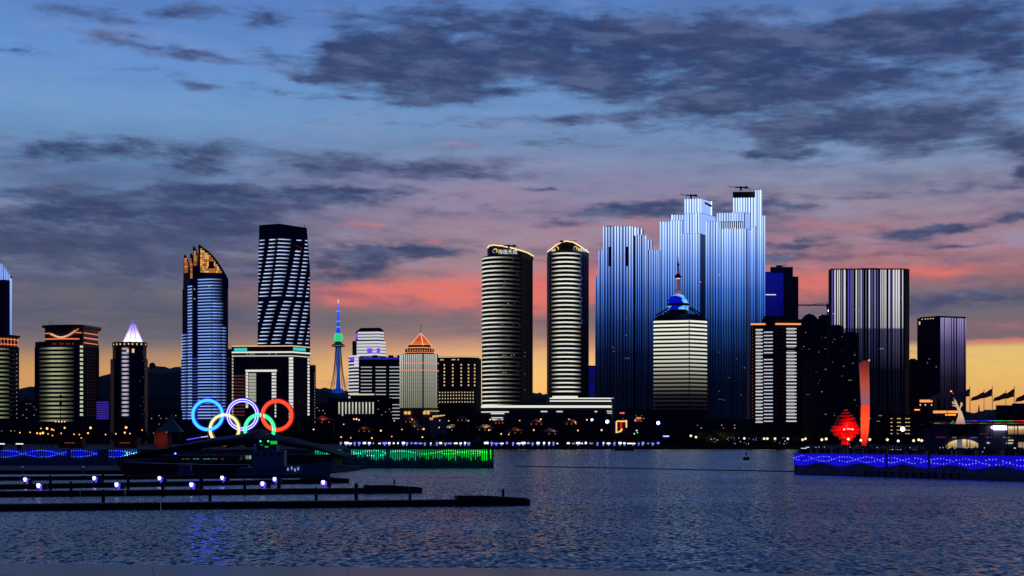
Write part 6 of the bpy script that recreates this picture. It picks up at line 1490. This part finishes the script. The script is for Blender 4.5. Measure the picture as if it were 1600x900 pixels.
for m_ in fm:      # thin cloth lets the afterglow through
    t = m_.node_tree; tl = t.nodes.new('ShaderNodeBsdfTranslucent'); mx = t.nodes.new('ShaderNodeMixShader'); mx.inputs[0].default_value = .6
    c_ = m_.node_tree.nodes['Principled BSDF'].inputs['Base Color'].default_value; tl.inputs[0].default_value = (min(1,c_[0]*3.2), min(1,c_[1]*2.6), min(1,c_[2]*2.6), 1)
    t.links.new(t.nodes['Principled BSDF'].outputs[0], mx.inputs[1]); t.links.new(tl.outputs[0], mx.inputs[2]); t.links.new(mx.outputs[0], t.nodes['Material Output'].inputs[0])
# radio mast on the right hill
th = thing('radio_mast', 'tiny lattice mast on the low hill below the flags', 'mast', 1529.5, 3600, Z(646,3600)); MB().tube((X(1529.5,3600),3600,Z(646,3600)),(X(1529.5,3600),3600,Z(633.5,3600)),3.2,1.0,4).build('mast', m_black, th)
# --- crowd: a dark mass of people on the promenades, with phone lights
def figure(mb, x_, y_, z_, h_, a_, arm=False):
    c_, s_ = cos(a_), sin(a_)
    def P3(u, v, w): return (x_+u*c_-v*s_, y_+u*s_+v*c_, z_+w*h_)
    for sd in (-1,1): mb.tube(P3(sd*.09,0,0), P3(sd*.08,0,.5), .06, .09, 5); mb.tube(P3(sd*.2,0,.82), P3(sd*.25,.05 if not arm else -.2,.48 if not arm else .9), .055, .04, 5)
    mb.tube(P3(0,0,.48), P3(0,0,.80), .15, .2, 7); mb.tube(P3(0,0,.80), P3(0,0,.86), .2, .06, 7); mb.ball(*P3(0,0,.93), .115, 6)
rr = random.Random(9); mb = MB(); ml = MB()
for _ in range(240):
    s_ = rr.uniform(0, L2); o_ = rr.uniform(1.2, 9.5)*(1 if rr.random() < .7 else 2.5); p_ = P2(s_, o_); zf = 5.1 if o_ < 10 else 4.9
    if o_ >= 10 and p_[0] < X(1250,p_[1]): continue
    figure(mb, p_[0], p_[1], zf if o_ >= 10 else 4.8, rr.uniform(1.5,1.82), rr.random()*6.28, rr.random() < .25)
    if rr.random() < .12: ml.box(p_[0]-.05, p_[0]+.05, p_[1]-.5, p_[1]-.47, zf+1.45, zf+1.62)
for _ in range(200):
    y_ = rr.uniform(470, 900); px = rr.uniform(1262, 1600); figure(mb, X(px,y_), y_, 4.9, rr.uniform(1.5,1.8), rr.random()*6)
o = mb.build('crowd', mat('dark_clothes', (.03,.03,.035), .8), kind='stuff'); o['label'] = 'dark crowd of people standing on the right promenade above the blue lights'; o['category'] = 'crowd'
o = ml.build('phone_lights', em('phone_screen', (190,215,255), 1.6), kind='stuff'); o['label'] = 'tiny white phone screens glowing in the crowd'; o['category'] = 'lights'
mb = MB()
for _ in range(130):
    y_ = rr.uniform(1482, 1500); figure(mb, X(rr.uniform(1040,1250),y_), y_, G, rr.uniform(1.5,1.8), rr.random()*6)
o = mb.build('crowd', bpy.data.materials['dark_clothes'], kind='stuff'); o['label'] = 'far crowd along the shore between the stalls and the right mole'; o['category'] = 'crowd'
# low lit counters / kiosks between people on the right promenade
for i, (px, w_, py) in enumerate(((1256,9,700.5),(1262,5,699),(1393,5,702.5),(1405,13,702.5),(1427,7,702.8),(1483,4,704),(1485,3,709.6),(1514,3,705.4),(1537,4,706),(1574,5,706.2),(1526,8,709.8))):
    d_ = 372; th = Thing('kiosk', 'small low kiosk with a bright white counter light among the crowd', 'kiosk', X(px,d_), d_, 4.9, 'lit kiosks among the crowd'); k_ = d_/F; reg(th, 'low kiosk with white counter light below', px)
    MB().box(X(px,d_)-w_*k_*.55, X(px,d_)+w_*k_*.55, d_, d_+1.2, 4.9, Z(py,d_)+.3).build('stand', m_plain, th); MB().box(X(px,d_)-w_*k_/2, X(px,d_)+w_*k_/2, d_-.06, d_-.01, Z(py+.4,d_), Z(py-.5,d_)).build('counter_light', em('kiosk_white', (225,235,255), 1.2), th)
# violet sparkles on the far promenade (LED curtains)
rr = random.Random(4)
for i in range(34):
    d_ = 1484; px = 1106+rr.random()**.8*130; py = rr.uniform(683,694); th = Thing('fairy_light', 'tiny violet fairy light on a thin pole on the far promenade', 'light', X(px,d_), d_, G, 'violet fairy lights on the far promenade')
    reg(th, 'tiny violet fairy light below', px); MB().tube((X(px,d_),d_,G),(X(px,d_),d_,Z(py,d_)),.06,.06,4).build('pole', m_plain, th); MB().ball(X(px,d_),d_,Z(py,d_),rr.uniform(.3,.55),6).build('bulb', em('fairy_violet', (150,120,255), 1.0) if rr.random() < .7 else em('fairy_white', (220,220,255), .9), th)
# warm uplights under the lit trees
for px, e in ((1112,2600),(1130,2600),(1188,1300),(1222,1500),(1250,1500)):
    d_ = 1499; th = Thing('uplight', 'warm uplight at the foot of a yellow green lit tree on the far promenade', 'light', X(px,d_), d_, G, 'warm uplights under the far trees')
    reg(th, 'warm uplight under a yellow lit tree below', px); MB().lathe(X(px,d_), d_, [(.3,G),(.4,G+.5)], 8).build('housing', m_plain, th)
    l = bpy.data.lights.new('bulb_light', 'SPOT'); l.spot_size = radians(130); l.spot_blend = .5; l.energy = e*1.3; l.color = (1,.7,.2); l.shadow_soft_size = .4; lo = bpy.data.objects.new('bulb_light', l); COL.objects.link(lo); lo.parent = th.o; lo.location = (0,-1,1.2); lo.rotation_euler.x = radians(150)
# --- left: tent, mast with cross lamps, bollards of light
d = 600; k = d/F; th = Thing('tent', 'tall green peaked tent over a dull red booth behind the left breakwater', 'tent', X(263,d), d, QL-.35)
MB().add([(X(241,d),d,Z(675,d)),(X(282,d),d,Z(675,d)),(X(282,d),d+9,Z(675,d)),(X(241,d),d+9,Z(675,d)),(X(257,d),d+3,Z(660,d)),(X(270,d),d+3,Z(660,d)),(X(270,d),d+6,Z(660,d)),(X(257,d),d+6,Z(660,d)),(X(264,d),d+4.5,Z(644.5,d))],
         [(3,2,1,0),(0,1,5,4),(1,2,6,5),(2,3,7,6),(3,0,4,7),(4,5,8),(5,6,8),(6,7,8),(7,4,8)]).build('canopy', mat('green_canvas', (.10,.24,.16), .8), th)
MB().box(X(239,d),X(261,d),d+1,d+8,QL-.35,Z(675.4,d)).build('booth', mat('red_booth', (.28,.04,.03), .8), th)
for px in (242,281): MB().tube((X(px,d),d+.2,QL-.35),(X(px,d),d+.2,Z(675,d)),.1,.1,6).build('pole', m_steel, th)
l = bpy.data.lights.new('booth_light', 'POINT'); l.energy = 160; l.color = (1,.45,.25); l.shadow_soft_size = .2; lo = bpy.data.objects.new('booth_light', l); COL.objects.link(lo); lo.parent = th.o; lo.location = (-3,-3,3.6)
for px, lb in ((110,'long low dark red booth left of the green tent'),(196,'second dark red booth, just left of the green tent')):
    d = 610; th = Thing('booth', lb, 'booth', X(px,d), d, QL-.35); MB().box(X(px-18,d),X(px+18,d),d,d+6,QL-.35,Z(686,d)).build('wall', bpy.data.materials['red_booth'], th); MB().box(X(px-19,d),X(px+19,d),d-.6,d+6.4,Z(686,d),Z(685,d)).build('roof', m_plain, th); MB().box(X(px-9,d),X(px+7,d),d-.1,d,Z(692.6,d),Z(691.2,d)).build('counter_light', em('booth_amber', (120,70,40), .6), th)
d = 560; th = Thing('signal_mast', 'thin dark mast with lantern top in front of the smile-crowned tower', 'mast', X(94.5,d), d, QL-.35)
MB().tube((X(94.5,d),d,QL-.35),(X(94.5,d),d,Z(620,d)),.22,.12,8).build('mast', m_black, th); MB().box(X(93,d),X(96.5,d),d-.4,d+.4,Z(634,d),Z(628,d)).build('signal_box', m_black, th); MB().box(X(93.4,d),X(96.4,d),d-.4,d+.4,Z(620,d),Z(617,d)).build('lantern', m_black, th)
MB().tube((X(87,d),d,Z(657,d)),(X(101.5,d),d,Z(657,d)),.09,.09,5).build('crossarm', m_black, th)
for px in (87,92,96.5,101): MB().ball(X(px,d),d,Z(658.8,d),.26,8).build('lamp', em('lamp_dim', (255,190,130), 1.6), th)
for a_, b_ in ((-3,7),(25,36)):
    d = 470; th = Thing('light_bench', 'flat bright white lamp bar low on the left promenade, %s' % ('at the very left edge' if a_ < 0 else 'second from the left edge'), 'lamp', X((a_+b_)/2,d), d, QL-.35); MB().box(X(a_,d),X(b_,d),d-.2,d+.2,Z(694.3,d),Z(692.8,d)).build('light_bar', em('bench_white', (235,230,225), 1.5), th); MB().box(X(a_+2,d),X(b_-2,d),d-.15,d+.15,QL-.35,Z(694.4,d)).build('base', m_plain, th)
# dark awning kiosk in the gap of the stall row and low pavilions
d = 1478; th = Thing('pavilion', 'dark blue peaked pavilion standing in the gap of the stall row', 'pavilion', X(747,d), d+4, G); MB().lathe(X(747,d), d+8, [(8,G+4.6),(.3,Z(681,d))], 4).build('roof', mat('blue_canvas', (.03,.04,.12), .8), th); MB().box(X(738,d),X(756,d),d+3,d+12,G,G+4.5).build('wall', m_plain, th)

name_all()
